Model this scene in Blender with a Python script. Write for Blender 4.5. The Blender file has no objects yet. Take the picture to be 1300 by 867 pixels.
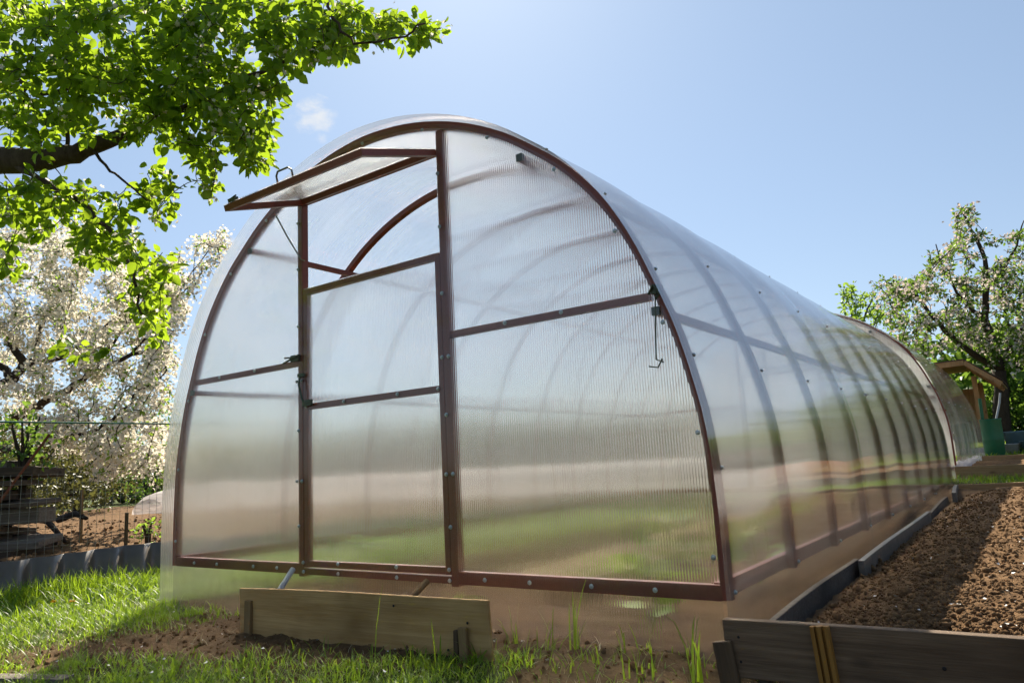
import bpy, bmesh, math, random
import numpy as np
from mathutils import Vector, Matrix, noise
rad = math.radians
scene = bpy.context.scene
COL = scene.collection
R = random.Random(7)

# ------------------------------------------------------------------ camera
F_PX, W_PX, H_PX = 935.0, 1300.0, 867.0
YAW, PITCH, ROLL = -0.61948632, 0.16655457, -0.05248976
CAM = np.array([2.36, -2.227, 0.64])
_f = np.array([math.sin(YAW)*math.cos(PITCH), math.cos(YAW)*math.cos(PITCH), math.sin(PITCH)])
_r = np.array([math.cos(YAW), -math.sin(YAW), 0.0]); _u = np.cross(_r, _f)
CR = math.cos(ROLL)*_r + math.sin(ROLL)*_u
CU = -math.sin(ROLL)*_r + math.cos(ROLL)*_u
cam_d = bpy.data.cameras.new('camera'); cam = bpy.data.objects.new('camera', cam_d); COL.objects.link(cam)
cam_d.sensor_width = 36; cam_d.lens = F_PX/W_PX*36; cam_d.clip_start = .05; cam_d.clip_end = 2000
cam.matrix_world = Matrix(((CR[0], CU[0], -_f[0], CAM[0]), (CR[1], CU[1], -_f[1], CAM[1]), (CR[2], CU[2], -_f[2], CAM[2]), (0, 0, 0, 1)))
scene.camera = cam
def at(px, py, depth):
    "a world point seen from the tripod at this bearing, that far away (used to survey the trees)"
    x = (px - 650)/F_PX*depth; y = -(py - 433.5)/F_PX*depth
    return CAM + CR*x + CU*y + _f*depth

# ------------------------------------------------------------------ sky, sun, exposure
SUN = Vector((-1.0, 1.25, 1.55)).normalized()
EL = math.asin(SUN.z)
world = bpy.data.worlds.new('World'); scene.world = world; world.use_nodes = True
wn = world.node_tree; wn.nodes.clear()
def WN(t, **k):
    n = wn.nodes.new(t)
    for a, b in k.items(): setattr(n, a, b)
    return n
sky = WN('ShaderNodeTexSky', sky_type='NISHITA'); sky.sun_disc = False; sky.sun_elevation = EL
sky.sun_rotation = math.atan2(SUN.x, SUN.y); sky.altitude = 100; sky.air_density = 1.0; sky.dust_density = 0.22; sky.ozone_density = 1.2
bg = WN('ShaderNodeBackground'); bg.inputs[1].default_value = .080
wo = WN('ShaderNodeOutputWorld')
tc = WN('ShaderNodeTexCoord')
nz = WN('ShaderNodeTexNoise'); nz.inputs['Scale'].default_value = 26; nz.inputs['Detail'].default_value = 7; nz.inputs['Roughness'].default_value = .62
mp = WN('ShaderNodeMapping'); mp.inputs['Scale'].default_value = (1, 1, 1.7)
wn.links.new(tc.outputs['Generated'], mp.inputs[0]); wn.links.new(mp.outputs[0], nz.inputs['Vector'])
def cloud_dir(px, py):
    d = at(px, py, 1.0) - CAM; return tuple(d/np.linalg.norm(d))
total = None
for px, py, size, dens in ((402, 148, .040, 1.0), (408, 175, .022, .6), (377, 158, .03, .45), (293, 311, .022, 1.0), (330, 190, .05, .35), (60, 330, .09, .8), (10, 40, .07, .7), (320, 70, .05, .5)):
    dt = WN('ShaderNodeVectorMath', operation='DISTANCE'); dt.inputs[1].default_value = cloud_dir(px, py)
    wn.links.new(tc.outputs['Generated'], dt.inputs[0])
    mr = WN('ShaderNodeMapRange', interpolation_type='SMOOTHSTEP'); mr.inputs[1].default_value = 0; mr.inputs[2].default_value = size; mr.inputs[3].default_value = dens; mr.inputs[4].default_value = 0
    wn.links.new(dt.outputs['Value'], mr.inputs[0])
    if total is None: total = mr.outputs[0]
    else:
        a = WN('ShaderNodeMath', operation='MAXIMUM'); wn.links.new(total, a.inputs[0]); wn.links.new(mr.outputs[0], a.inputs[1]); total = a.outputs[0]
cm0 = WN('ShaderNodeMath', operation='MULTIPLY_ADD'); wn.links.new(total, cm0.inputs[0]); cm0.inputs[1].default_value = .42; wn.links.new(nz.outputs[0], cm0.inputs[2])
gate = WN('ShaderNodeMath', operation='MULTIPLY'); gate.use_clamp = True; wn.links.new(total, gate.inputs[0]); gate.inputs[1].default_value = 4.0
cm = WN('ShaderNodeMath', operation='MULTIPLY'); wn.links.new(cm0.outputs[0], cm.inputs[0]); wn.links.new(gate.outputs[0], cm.inputs[1])
cr = WN('ShaderNodeMapRange', interpolation_type='SMOOTHSTEP'); cr.inputs[1].default_value = .60; cr.inputs[2].default_value = 1.0; cr.inputs[4].default_value = .85; wn.links.new(cm.outputs[0], cr.inputs[0])
mix = WN('ShaderNodeMix', data_type='RGBA'); wn.links.new(cr.outputs[0], mix.inputs[0]); mix.inputs[7].default_value = (4.9, 5.0, 5.1, 1)
hsv = WN('ShaderNodeHueSaturation'); hsv.inputs['Saturation'].default_value = 0.80
sepz = WN('ShaderNodeSeparateXYZ'); wn.links.new(tc.outputs['Generated'], sepz.inputs[0])
hz = WN('ShaderNodeMapRange'); hz.inputs[1].default_value = 0; hz.inputs[2].default_value = .62; wn.links.new(sepz.outputs['Z'], hz.inputs[0])
hc = WN('ShaderNodeMix', data_type='RGBA'); wn.links.new(hz.outputs[0], hc.inputs[0]); hc.inputs[6].default_value = (.465, .50, .565, 1); hc.inputs[7].default_value = (.80, .875, .85, 1)
hm = WN('ShaderNodeMix', data_type='RGBA', blend_type='MULTIPLY'); hm.inputs[0].default_value = 1; wn.links.new(sky.outputs[0], hm.inputs[6]); wn.links.new(hc.outputs[2], hm.inputs[7])
wn.links.new(hm.outputs[2], hsv.inputs['Color']); wn.links.new(hsv.outputs[0], mix.inputs[6]); wn.links.new(mix.outputs[2], bg.inputs[0]); wn.links.new(bg.outputs[0], wo.inputs[0])

sd = bpy.data.lights.new('sun', 'SUN'); sd.energy = 5.0; sd.angle = rad(.53); sd.color = (1.0, .90, .74)
so = bpy.data.objects.new('sun', sd); COL.objects.link(so); so.rotation_euler = SUN.to_track_quat('Z', 'Y').to_euler(); so.location = (0, 0, 20)

scene.view_settings.view_transform = 'Standard'; scene.view_settings.look = 'None'
scene.view_settings.exposure = 1.16; scene.view_settings.gamma = 1; scene.view_settings.use_curve_mapping = False
scene.render.engine = 'CYCLES'
cy = scene.cycles
cy.max_bounces = 14; cy.diffuse_bounces = 3; cy.glossy_bounces = 4; cy.transmission_bounces = 12; cy.transparent_max_bounces = 24
cy.sample_clamp_indirect = 30; cy.sample_clamp_direct = 0; cy.blur_glossy = .5; cy.use_denoising = True
cy.caustics_refractive = True; cy.caustics_reflective = False
cy.use_adaptive_sampling = True; cy.adaptive_threshold = .02

# ------------------------------------------------------------------ material helpers
class NT:
    def __init__(s, name):
        s.m = bpy.data.materials.new(name); s.m.use_nodes = True; s.t = s.m.node_tree; s.t.nodes.clear()
        s.out = s.n('ShaderNodeOutputMaterial')
    def n(s, t, **k):
        x = s.t.nodes.new(t)
        for a, b in k.items():
            if a.startswith('i_'):
                x.inputs[a[2:].replace('_', ' ')].default_value = b
            else: setattr(x, a, b)
        return x
    def l(s, a, b): s.t.links.new(a, b)
    def math(s, op, a, b=None, c=None, clamp=False):
        x = s.n('ShaderNodeMath', operation=op); x.use_clamp = clamp
        for i, v in enumerate((a, b, c)):
            if v is None: continue
            if isinstance(v, (int, float)): x.inputs[i].default_value = v
            else: s.l(v, x.inputs[i])
        return x.outputs[0]
    def vmath(s, op, a, b=None, scale=None):
        x = s.n('ShaderNodeVectorMath', operation=op)
        for i, v in enumerate((a, b)):
            if v is None: continue
            if isinstance(v, tuple): x.inputs[i].default_value = v
            else: s.l(v, x.inputs[i])
        if scale is not None:
            if isinstance(scale, (int, float)): x.inputs['Scale'].default_value = scale
            else: s.l(scale, x.inputs['Scale'])
        return x.outputs[0]
    def noise(s, scale, detail=4, rough=.55, vec=None, stretch=None, out=0):
        x = s.n('ShaderNodeTexNoise'); x.inputs['Scale'].default_value = scale; x.inputs['Detail'].default_value = detail; x.inputs['Roughness'].default_value = rough
        if vec is None: vec = s.coord()
        if stretch:
            m = s.n('ShaderNodeMapping'); m.inputs['Scale'].default_value = stretch; s.l(vec, m.inputs[0]); vec = m.outputs[0]
        s.l(vec, x.inputs['Vector']); return x.outputs[out]
    def coord(s, kind='Object'):
        if not hasattr(s, '_c'): s._c = s.n('ShaderNodeTexCoord')
        return s._c.outputs[kind]
    def geo(s, k):
        if not hasattr(s, '_g'): s._g = s.n('ShaderNodeNewGeometry')
        return s._g.outputs[k]
    def ramp(s, fac, stops):
        x = s.n('ShaderNodeValToRGB'); e = x.color_ramp.elements
        while len(e) > 1: e.remove(e[-1])
        e[0].position = stops[0][0]; e[0].color = (*stops[0][1], 1)
        for p, c in stops[1:]:
            k = e.new(p); k.color = (*c, 1)
        s.l(fac, x.inputs[0]); return x.outputs[0]
    def mixc(s, fac, a, b, mode='MIX'):
        x = s.n('ShaderNodeMix', data_type='RGBA', blend_type=mode)
        for i, v in ((0, fac), (6, a), (7, b)):
            if isinstance(v, (int, float)): x.inputs[i].default_value = v
            elif isinstance(v, tuple): x.inputs[i].default_value = (*v, 1)
            else: s.l(v, x.inputs[i])
        return x.outputs[2]
    def mixs(s, fac, a, b):
        x = s.n('ShaderNodeMixShader')
        if isinstance(fac, (int, float)): x.inputs[0].default_value = fac
        else: s.l(fac, x.inputs[0])
        s.l(a, x.inputs[1]); s.l(b, x.inputs[2]); return x.outputs[0]
    def prin(s, color, rough=.6, spec=.4, metal=0, normal=None):
        x = s.n('ShaderNodeBsdfPrincipled')
        for nme, v in (('Base Color', color), ('Roughness', rough), ('Specular IOR Level', spec), ('Metallic', metal)):
            if isinstance(v, tuple): x.inputs[nme].default_value = (*v, 1)
            elif isinstance(v, (int, float)): x.inputs[nme].default_value = v
            else: s.l(v, x.inputs[nme])
        if normal is not None: s.l(normal, x.inputs['Normal'])
        return x.outputs[0]
    def bump(s, h, strength=.5, dist=.01):
        x = s.n('ShaderNodeBump'); x.inputs['Strength'].default_value = strength; x.inputs['Distance'].default_value = dist
        s.l(h, x.inputs['Height']); return x.outputs[0]
    def done(s, sh): s.l(sh, s.out.inputs[0]); return s.m

def mat_paint(name, base, rough=.45, dirt=(.12, .09, .07), amt=.35):
    t = NT(name); n1 = t.noise(9, 6, .65); n2 = t.noise(60, 3)
    c = t.mixc(t.math('MULTIPLY', t.math('SUBTRACT', n1, .45, clamp=True), amt*6, clamp=True), base, dirt)
    c = t.mixc(.25, c, t.ramp(n2, ((.3, tuple(x*.6 for x in base)), (.7, tuple(min(1, x*1.35) for x in base)))))
    return t.done(t.prin(c, t.math('MULTIPLY_ADD', n1, .4, rough-.15), .5, normal=t.bump(n2, .15, .002)))

def mat_wood(name, c1, c2, axis=0, scale=1.0, rough=.75, knots=True):
    t = NT(name); st = [14*scale]*3; st[axis] = .9*scale
    g = t.noise(3.2, 8, .65, stretch=tuple(st)); st2 = [60*scale]*3; st2[axis] = 2.5*scale
    g2 = t.noise(2.2, 4, .6, stretch=tuple(st2)); lg = t.noise(2.3, 3)
    c = t.ramp(g, ((.3, c1), (.5, tuple((a+b)/2 for a, b in zip(c1, c2))), (.68, c2)))
    c = t.mixc(t.math('MULTIPLY', g2, .55), c, tuple(x*.45 for x in c1))
    c = t.mixc(t.math('MULTIPLY', t.math('SUBTRACT', lg, .5, clamp=True), 3.0, clamp=True), c, tuple(x*.5 for x in c1))
    if knots:
        v = t.n('ShaderNodeTexVoronoi'); v.inputs['Scale'].default_value = 1.0
        m = t.n('ShaderNodeMapping'); s3 = [7.0]*3; s3[axis] = 3.2; m.inputs['Scale'].default_value = tuple(s3); t.l(t.coord(), m.inputs[0]); t.l(m.outputs[0], v.inputs['Vector'])
        k = t.n('ShaderNodeMapRange'); k.inputs[1].default_value = .06; k.inputs[2].default_value = .14; k.inputs[3].default_value = .75; k.inputs[4].default_value = 0; t.l(v.outputs['Distance'], k.inputs[0])
        c = t.mixc(k.outputs[0], c, tuple(x*.25 for x in c1))
    return t.done(t.prin(c, rough, .25, normal=t.bump(t.math('ADD', g, g2), .5, .004)))

def mat_simple(name, color, rough=.6, spec=.4, metal=0, var=.25, scale=20, bump=.1):
    t = NT(name); n = t.noise(scale, 5)
    c = t.mixc(n, tuple(x*(1-var) for x in color), tuple(min(1, x*(1+var)) for x in color))
    return t.done(t.prin(c, rough, spec, metal, normal=t.bump(n, bump, .003)))

def mat_leaf(name, dark, light, trans, tw=.5, rough=.45):
    t = NT(name); rnd = t.geo('Random Per Island')
    c = t.ramp(rnd, ((0, dark), (.55, tuple((a+b)/2 for a, b in zip(dark, light))), (1, light)))
    tr = t.n('ShaderNodeBsdfTranslucent')
    tcol = t.mixc(rnd, tuple(x*.75 for x in trans), trans); t.l(tcol, tr.inputs[0])
    return t.done(t.mixs(tw, t.prin(c, rough, .35), tr.outputs[0]))

def mat_poly(name, axis, flute=.0096, clear=.08, milk=.022, tint=(.98, .978, .965), smear=1.1, rough=.09, glow=.17, base_r=.065, wav=0, fcoef=.72, fpow=4.6, dirt_z=True):
    """twin-wall polycarbonate: each flute is a small cylinder lens that smears what lies behind it across the flutes"""
    t = NT(name); pos = t.geo('Position'); inc = t.geo('Incoming'); nrm = t.geo('Normal')
    sp = t.n('ShaderNodeSeparateXYZ'); t.l(pos, sp.inputs[0])
    x = sp.outputs[axis]; T = [0.0, 0.0, 0.0]; T[axis] = 1.0; T = tuple(T)
    # position within a flute -1..1
    ph = t.math('PINGPONG', t.math('DIVIDE', x, flute/2), 1.0)
    s = t.math('MULTIPLY_ADD', ph, 2.0, -1.0)
    s = t.math('MULTIPLY', s, t.math('MULTIPLY_ADD', t.math('ABSOLUTE', s), .65, .35))
    st = [38, 38, 38]; 
    for i in range(3):
        if i != axis: st[i] = 2.2
    nvar = t.noise(1.0, 3, .6, vec=pos, stretch=tuple(st))
    amp = t.math('MULTIPLY', t.math('MULTIPLY_ADD', nvar, 1.1, .45), smear)
    tilt = t.math('MULTIPLY', s, amp)
    n = t.vmath('ADD', inc, t.vmath('SCALE', T, scale=tilt))
    wv = t.n('ShaderNodeTexNoise'); wv.inputs['Scale'].default_value = 3.0; wv.inputs['Detail'].default_value = 2; t.l(pos, wv.inputs['Vector'])
    wob = t.vmath('SCALE', t.vmath('SUBTRACT', wv.outputs['Color'], (.5, .5, .5)), scale=.06)
    n = t.vmath('NORMALIZE', t.vmath('ADD', n, wob))
    rf = t.n('ShaderNodeBsdfRefraction'); rf.inputs['IOR'].default_value = 1.5; rf.inputs['Roughness'].default_value = rough; t.l(n, rf.inputs['Normal'])
    big = t.noise(1.6, 4, .6, vec=pos); fine = t.noise(1.0, 4, .6, vec=pos, stretch=tuple(90 if i == axis else 5 for i in range(3)))
    rf.inputs['Color'].default_value = (*tint, 1)
    tp = t.n('ShaderNodeBsdfTransparent'); tp.inputs[0].default_value = (*tint, 1)
    tl = t.n('ShaderNodeBsdfTranslucent'); tl.inputs[0].default_value = (.80, .82, .84, 1)
    df = t.n('ShaderNodeBsdfDiffuse'); df.inputs[0].default_value = (.76, .73, .67, 1)
    rw = t.n('ShaderNodeBsdfRefraction'); rw.inputs['IOR'].default_value = 1.5; rw.inputs['Roughness'].default_value = .50 if wav else .66; rw.inputs['Color'].default_value = (*tint, 1); t.l(n, rw.inputs['Normal'])
    thru = t.mixs(clear, t.mixs(glow, rf.outputs[0], rw.outputs[0]), tp.outputs[0])
    milkn = t.mixs(.35, tl.outputs[0], df.outputs[0])
    edge = t.math('GREATER_THAN', t.math('ABSOLUTE', t.math('MULTIPLY_ADD', ph, 2.0, -1.0)), .80)
    mk = t.math('MULTIPLY_ADD', edge, .03, t.math('MULTIPLY', t.math('MULTIPLY_ADD', fine, .9, .45), milk))
    mk = t.math('MULTIPLY', mk, t.math('MULTIPLY_ADD', big, 2.6, -.35), clamp=True)
    base = t.mixs(mk, thru, milkn)
    if dirt_z:
        dz = t.n('ShaderNodeMapRange', interpolation_type='SMOOTHSTEP'); dz.inputs[1].default_value = .02; dz.inputs[2].default_value = .26; dz.inputs[3].default_value = .30; dz.inputs[4].default_value = 0
        t.l(t.math('ADD', sp.outputs[2], t.math('MULTIPLY', t.math('SUBTRACT', t.noise(14, 6, .7, vec=pos), .5), .25)), dz.inputs[0])
        d2 = t.n('ShaderNodeBsdfDiffuse'); d2.inputs[0].default_value = (.30, .23, .16, 1)
        base = t.mixs(dz.outputs[0], base, d2.outputs[0])
    gn = t.vmath('NORMALIZE', t.vmath('ADD', nrm, t.vmath('SCALE', T, scale=t.math('MULTIPLY', s, .05))))
    gl = t.n('ShaderNodeBsdfGlossy'); gl.inputs['Roughness'].default_value = .04 if wav else .08; t.l(gn, gl.inputs['Normal'])
    # reflectance of a thin sheet, the same from inside and outside (both skins reflect)
    dp = t.n('ShaderNodeVectorMath', operation='DOT_PRODUCT'); t.l(nrm, dp.inputs[0]); t.l(inc, dp.inputs[1])
    cs = t.math('ABSOLUTE', dp.outputs['Value'])
    fr1 = t.math('MULTIPLY_ADD', t.math('POWER', t.math('SUBTRACT', 1.0, cs), fpow), fcoef, base_r)
    return t.done(t.mixs(fr1, base, gl.outputs[0]))

M = {}
M['frame'] = mat_paint('red brown enamel', (.20, .042, .026), .38, (.22, .11, .065), .22)
M['bolt'] = mat_simple('zinc bolt', (.42, .45, .47), .35, .6, .85, .3, 200)
M['wire'] = mat_simple('grey wire', (.22, .23, .22), .4, .5, .7, .3, 90)
M['hinge'] = mat_simple('green grey hinge', (.07, .085, .06), .5, .4, .3, .4, 60)
M['poly_front'] = mat_poly('fluted polycarbonate upright', 0)
M['poly_roof'] = mat_poly('fluted polycarbonate roof', 1, smear=.9, milk=.12, clear=.17, rough=.17, glow=.26, base_r=.10, wav=1, fcoef=.95, fpow=3.4)
M['poly_old'] = mat_poly('clouded old polycarbonate', 0, milk=.50, clear=.45)
M['poly_old_roof'] = mat_poly('clouded old roof polycarbonate', 1, smear=.9, milk=.62, clear=.40, rough=.2, base_r=.06, wav=1, fcoef=.95, fpow=3.4)
M['poly_vent'] = mat_poly('fluted polycarbonate vent', 0, dirt_z=False)
M['ply'] = mat_wood('weathered plywood', (.40, .22, .075), (.68, .45, .20), 0, .6)
M['peg'] = mat_wood('peg wood', (.20, .12, .05), (.36, .24, .11), 2)
M['pegdark'] = mat_wood('dark peg wood', (.07, .045, .025), (.14, .09, .05), 2)
M['board_dark'] = mat_wood('dark bed board', (.10, .062, .036), (.25, .17, .105), 0)
M['board_grey'] = mat_wood('grey bed board', (.065, .05, .040), (.15, .12, .095), 1)
M['board_new'] = mat_wood('yellow bed board', (.30, .19, .09), (.46, .31, .16), 0)
M['board_old'] = mat_wood('old grey board', (.10, .085, .07), (.24, .20, .165), 0)
M['board_brown'] = mat_wood('old brown board', (.05, .035, .025), (.13, .09, .06), 0)
M['batten'] = mat_wood('yellow batten', (.24, .11, .022), (.36, .185, .04), 2, knots=False)
M['shed'] = mat_wood('shed pine', (.36, .21, .09), (.52, .33, .16), 2)
M['shed_roof'] = mat_wood('shed roof boards', (.28, .16, .08), (.42, .26, .13), 0)
M['felt'] = mat_simple('roof felt', (.10, .07, .06), .9, .2)
M['bark'] = None
def mat_bark(name, a, b):
    t = NT(name); n = t.noise(22, 7, .7, stretch=(1, 1, .35)); n2 = t.noise(4, 3)
    c = t.ramp(n, ((.3, a), (.7, b))); c = t.mixc(t.math('MULTIPLY', n2, .4), c, tuple(x*.6 for x in a))
    return t.done(t.prin(c, .9, .2, normal=t.bump(n, .9, .012)))
M['bark'] = mat_bark('pear bark', (.05, .032, .024), (.13, .095, .075))
M['bark2'] = mat_bark('cherry bark', (.028, .02, .016), (.085, .065, .052))
M['leaf_near'] = mat_leaf('pear leaf', (.018, .060, .004), (.095, .20, .014), (.44, .64, .03), .54)
M['leaf_mid'] = mat_leaf('garden leaf', (.03, .085, .012), (.085, .18, .03), (.26, .42, .05), .42)
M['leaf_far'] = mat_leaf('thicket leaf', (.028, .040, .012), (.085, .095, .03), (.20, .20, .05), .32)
M['leaf_bright'] = mat_leaf('bright spring leaf', (.10, .22, .02), (.17, .30, .04), (.38, .56, .06), .5)
M['petal'] = mat_leaf('white petal', (.70, .66, .58), (.88, .85, .79), (.92, .85, .70), .52, .6)
M['petal_pink'] = mat_leaf('apple petal', (.58, .50, .46), (.80, .74, .70), (.74, .62, .56), .38, .6)
M['grass'] = mat_leaf('grass blade', (.045, .11, .008), (.15, .26, .022), (.40, .58, .03), .45, .4)
M['straw'] = mat_leaf('dry blade', (.30, .25, .14), (.45, .40, .25), (.4, .35, .2), .3)
M['film'] = None
def mat_film():
    t = NT('white row cover'); n = t.noise(3.5, 5, .6, stretch=(1, 3, 3))
    d = t.n('ShaderNodeBsdfDiffuse'); d.inputs[0].default_value = (.84, .82, .82, 1)
    tr = t.n('ShaderNodeBsdfTranslucent'); tr.inputs[0].default_value = (.88, .84, .83, 1)
    b = t.bump(n, .8, .06); t.l(b, d.inputs['Normal']); t.l(b, tr.inputs['Normal'])
    tp = t.n('ShaderNodeBsdfTransparent')
    return t.done(t.mixs(.25, t.mixs(.55, d.outputs[0], tr.outputs[0]), tp.outputs[0]))
M['film'] = mat_film()
M['slate'] = None
def mat_slate():
    t = NT('asbestos cement'); n = t.noise(18, 7, .7); n2 = t.noise(2.5, 4)
    c = t.ramp(n, ((.3, (.06, .052, .046)), (.7, (.16, .14, .125)))); c = t.mixc(t.math('MULTIPLY', n2, .6), c, (.06, .055, .04))
    return t.done(t.prin(c, .5, .5, normal=t.bump(n, .35, .004)))
M['slate'] = mat_slate()
M['edging'] = mat_simple('brown grey fibre sheet', (.10, .082, .065), .34, .9, 0, .45, 14)
M['green_plastic'] = mat_simple('green plastic', (.006, .10, .045), .45, .4)
M['green_wire'] = mat_simple('green coated wire', (.02, .13, .09), .5, .4)
M['bucket'] = mat_simple('zinc bucket', (.36, .39, .41), .55, .4, .1)
M['bucket2'] = mat_simple('blue grey bucket', (.09, .16, .19), .55, .5, .0)
M['rust'] = mat_simple('rusty rod', (.16, .055, .03), .8, .2)
M['orange'] = mat_simple('added orange brick', (.42, .19, .10), .8, .2)
M['stone'] = mat_simple('white shell', (.72, .70, .66), .7, .3)
M['dandelion'] = mat_simple('dandelion yellow', (.75, .45, .02), .7, .2)
M['cap'] = mat_simple('black cap', (.015, .012, .012), .6, .3)

def mat_soil(name, a, b, grass=True):
    t = NT(name); n = t.noise(26, 10, .72, vec=t.geo('Position')); n2 = t.noise(3.0, 5, .6, vec=t.geo('Position')); n3 = t.noise(130, 5, .7, vec=t.geo('Position'))
    c = t.ramp(n, ((.28, a), (.55, tuple((x+y)/2 for x, y in zip(a, b))), (.78, b)))
    c = t.mixc(t.math('MULTIPLY', n2, .5), c, tuple(x*.7 for x in a))
    if grass:
        at_ = t.n('ShaderNodeAttribute', attribute_name='grassy')
        g = t.ramp(n3, ((.3, (.03, .05, .010)), (.7, (.075, .11, .02))))
        c = t.mixc(at_.outputs['Fac'], c, g)
    return t.done(t.prin(c, .95, .12, normal=t.bump(t.math('ADD', n, t.math('MULTIPLY', n3, .5)), .9, .012)))
M['ground'] = mat_soil('garden soil', (.075, .043, .021), (.22, .138, .070))
M['bed_soil'] = mat_soil('bed soil', (.10, .054, .024), (.32, .195, .098), False)

# ------------------------------------------------------------------ mesh helpers
def link(o, parent=None):
    COL.objects.link(o)
    if parent is not None: o.parent = parent
    return o
def tag(o, label=None, cat=None, group=None, kind=None):
    if label: o['label'] = label
    if cat: o['category'] = cat
    if group: o['group'] = group
    if kind: o['kind'] = kind
    return o
def empty(name, loc=(0, 0, 0), rz=0.0):
    o = bpy.data.objects.new(name, None); o.location = loc; o.rotation_euler = (0, 0, rz); o.empty_display_size = .1
    return link(o)
class MB:
    def __init__(s): s.v = []; s.f = []
    def add(s, vs, fs):
        k = len(s.v); s.v += [tuple(map(float, v)) for v in vs]; s.f += [tuple(i+k for i in f) for f in fs]; return s
    def box(s, c, size, rot=None):
        hx, hy, hz = (x/2 for x in size); vs = []
        for x in (-hx, hx):
            for y in (-hy, hy):
                for z in (-hz, hz): vs.append(Vector((x, y, z)))
        if rot is not None: vs = [rot @ v for v in vs]
        return s.add([v + Vector(c) for v in vs], [(0, 1, 3, 2), (4, 6, 7, 5), (0, 4, 5, 1), (2, 3, 7, 6), (0, 2, 6, 4), (1, 5, 7, 3)])
    def bar(s, a, b, w, h, up=(0, 0, 1)):
        "box-section bar from a to b; w across, h along up"
        a = Vector(a); b = Vector(b); d = (b-a).normalized(); u = Vector(up); x = d.cross(u).normalized(); u = x.cross(d)
        vs = []
        for p in (a, b):
            for sx, su in ((-1, -1), (1, -1), (1, 1), (-1, 1)): vs.append(p + x*sx*w/2 + u*su*h/2)
        return s.add(vs, [(0, 3, 2, 1), (4, 5, 6, 7), (0, 1, 5, 4), (1, 2, 6, 5), (2, 3, 7, 6), (3, 0, 4, 7)])
    def sweep(s, pts, side, w, h):
        "rectangular section swept along pts; side = constant binormal (width w), h across"
        pts = [Vector(p) for p in pts]; side = Vector(side); n = len(pts); vs = []; fs = []
        for i, p in enumerate(pts):
            d = (pts[min(i+1, n-1)] - pts[max(i-1, 0)]).normalized(); u = side.cross(d).normalized()
            for a, b in ((-1, -1), (1, -1), (1, 1), (-1, 1)): vs.append(p + side*a*w/2 + u*b*h/2)
        for i in range(n-1):
            for k in range(4):
                j = (k+1) % 4; fs.append((i*4+k, i*4+j, i*4+4+j, i*4+4+k))
        fs += [(3, 2, 1, 0), tuple(4*(n-1)+k for k in range(4))]
        return s.add(vs, fs)
    def tube(s, pts, r, n=6):
        pts = [Vector(p) for p in pts]; m = len(pts)
        if isinstance(r, (int, float)): r = [r]*m
        d0 = (pts[1]-pts[0]).normalized(); a = d0.orthogonal().normalized(); vs = []; fs = []
        for i, p in enumerate(pts):
            d = (pts[min(i+1, m-1)] - pts[max(i-1, 0)])
            if d.length < 1e-9: d = d0
            d.normalize(); a = (a - d*a.dot(d));
            if a.length < 1e-6: a = d.orthogonal()
            a.normalize(); b = d.cross(a)
            for k in range(n):
                t = 2*math.pi*k/n; vs.append(p + (a*math.cos(t) + b*math.sin(t))*r[i])
        for i in range(m-1):
            for k in range(n):
                j = (k+1) % n; fs.append((i*n+k, i*n+j, i*n+n+j, i*n+n+k))
        fs += [tuple(range(n-1, -1, -1)), tuple((m-1)*n+k for k in range(n))]
        return s.add(vs, fs)
    def lathe(s, prof, n=20, c=(0, 0, 0)):
        vs = []; fs = []; m = len(prof)
        for r, z in prof:
            for k in range(n):
                t = 2*math.pi*k/n; vs.append((c[0]+r*math.cos(t), c[1]+r*math.sin(t), c[2]+z))
        for i in range(m-1):
            for k in range(n):
                j = (k+1) % n; fs.append((i*n+k, i*n+j, i*n+n+j, i*n+n+k))
        fs += [tuple(range(n-1, -1, -1)), tuple((m-1)*n+k for k in range(n))]
        return s.add(vs, fs)
    def build(s, name, mat, parent=None, smooth=False, bevel=0):
        me = bpy.data.meshes.new(name); me.from_pydata(s.v, [], s.f); me.materials.append(mat)
        if bevel:
            bm = bmesh.new(); bm.from_mesh(me); bmesh.ops.bevel(bm, geom=bm.edges[:], offset=bevel, segments=1, affect='EDGES'); bm.to_mesh(me); bm.free()
        if smooth: me.polygons.foreach_set('use_smooth', [True]*len(me.polygons))
        me.update(); return link(bpy.data.objects.new(name, me), parent)
def mesh_np(name, V, loops, sizes, mat, parent=None, smooth=False, mats=None, mi=None):
    me = bpy.data.meshes.new(name); V = np.asarray(V, np.float32).reshape(-1, 3); loops = np.asarray(loops, np.int32).ravel(); sizes = np.asarray(sizes, np.int32)
    me.vertices.add(len(V)); me.vertices.foreach_set('co', V.ravel()); me.loops.add(len(loops)); me.loops.foreach_set('vertex_index', loops)
    me.polygons.add(len(sizes)); st = np.concatenate(([0], np.cumsum(sizes)[:-1])).astype(np.int32)
    me.polygons.foreach_set('loop_start', st)
    try: me.polygons.foreach_set('loop_total', sizes)
    except Exception: pass
    me.materials.append(mat)
    if smooth: me.polygons.foreach_set('use_smooth', np.ones(len(sizes), bool))
    me.update(calc_edges=True); me.validate(); return link(bpy.data.objects.new(name, me), parent)

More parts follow.
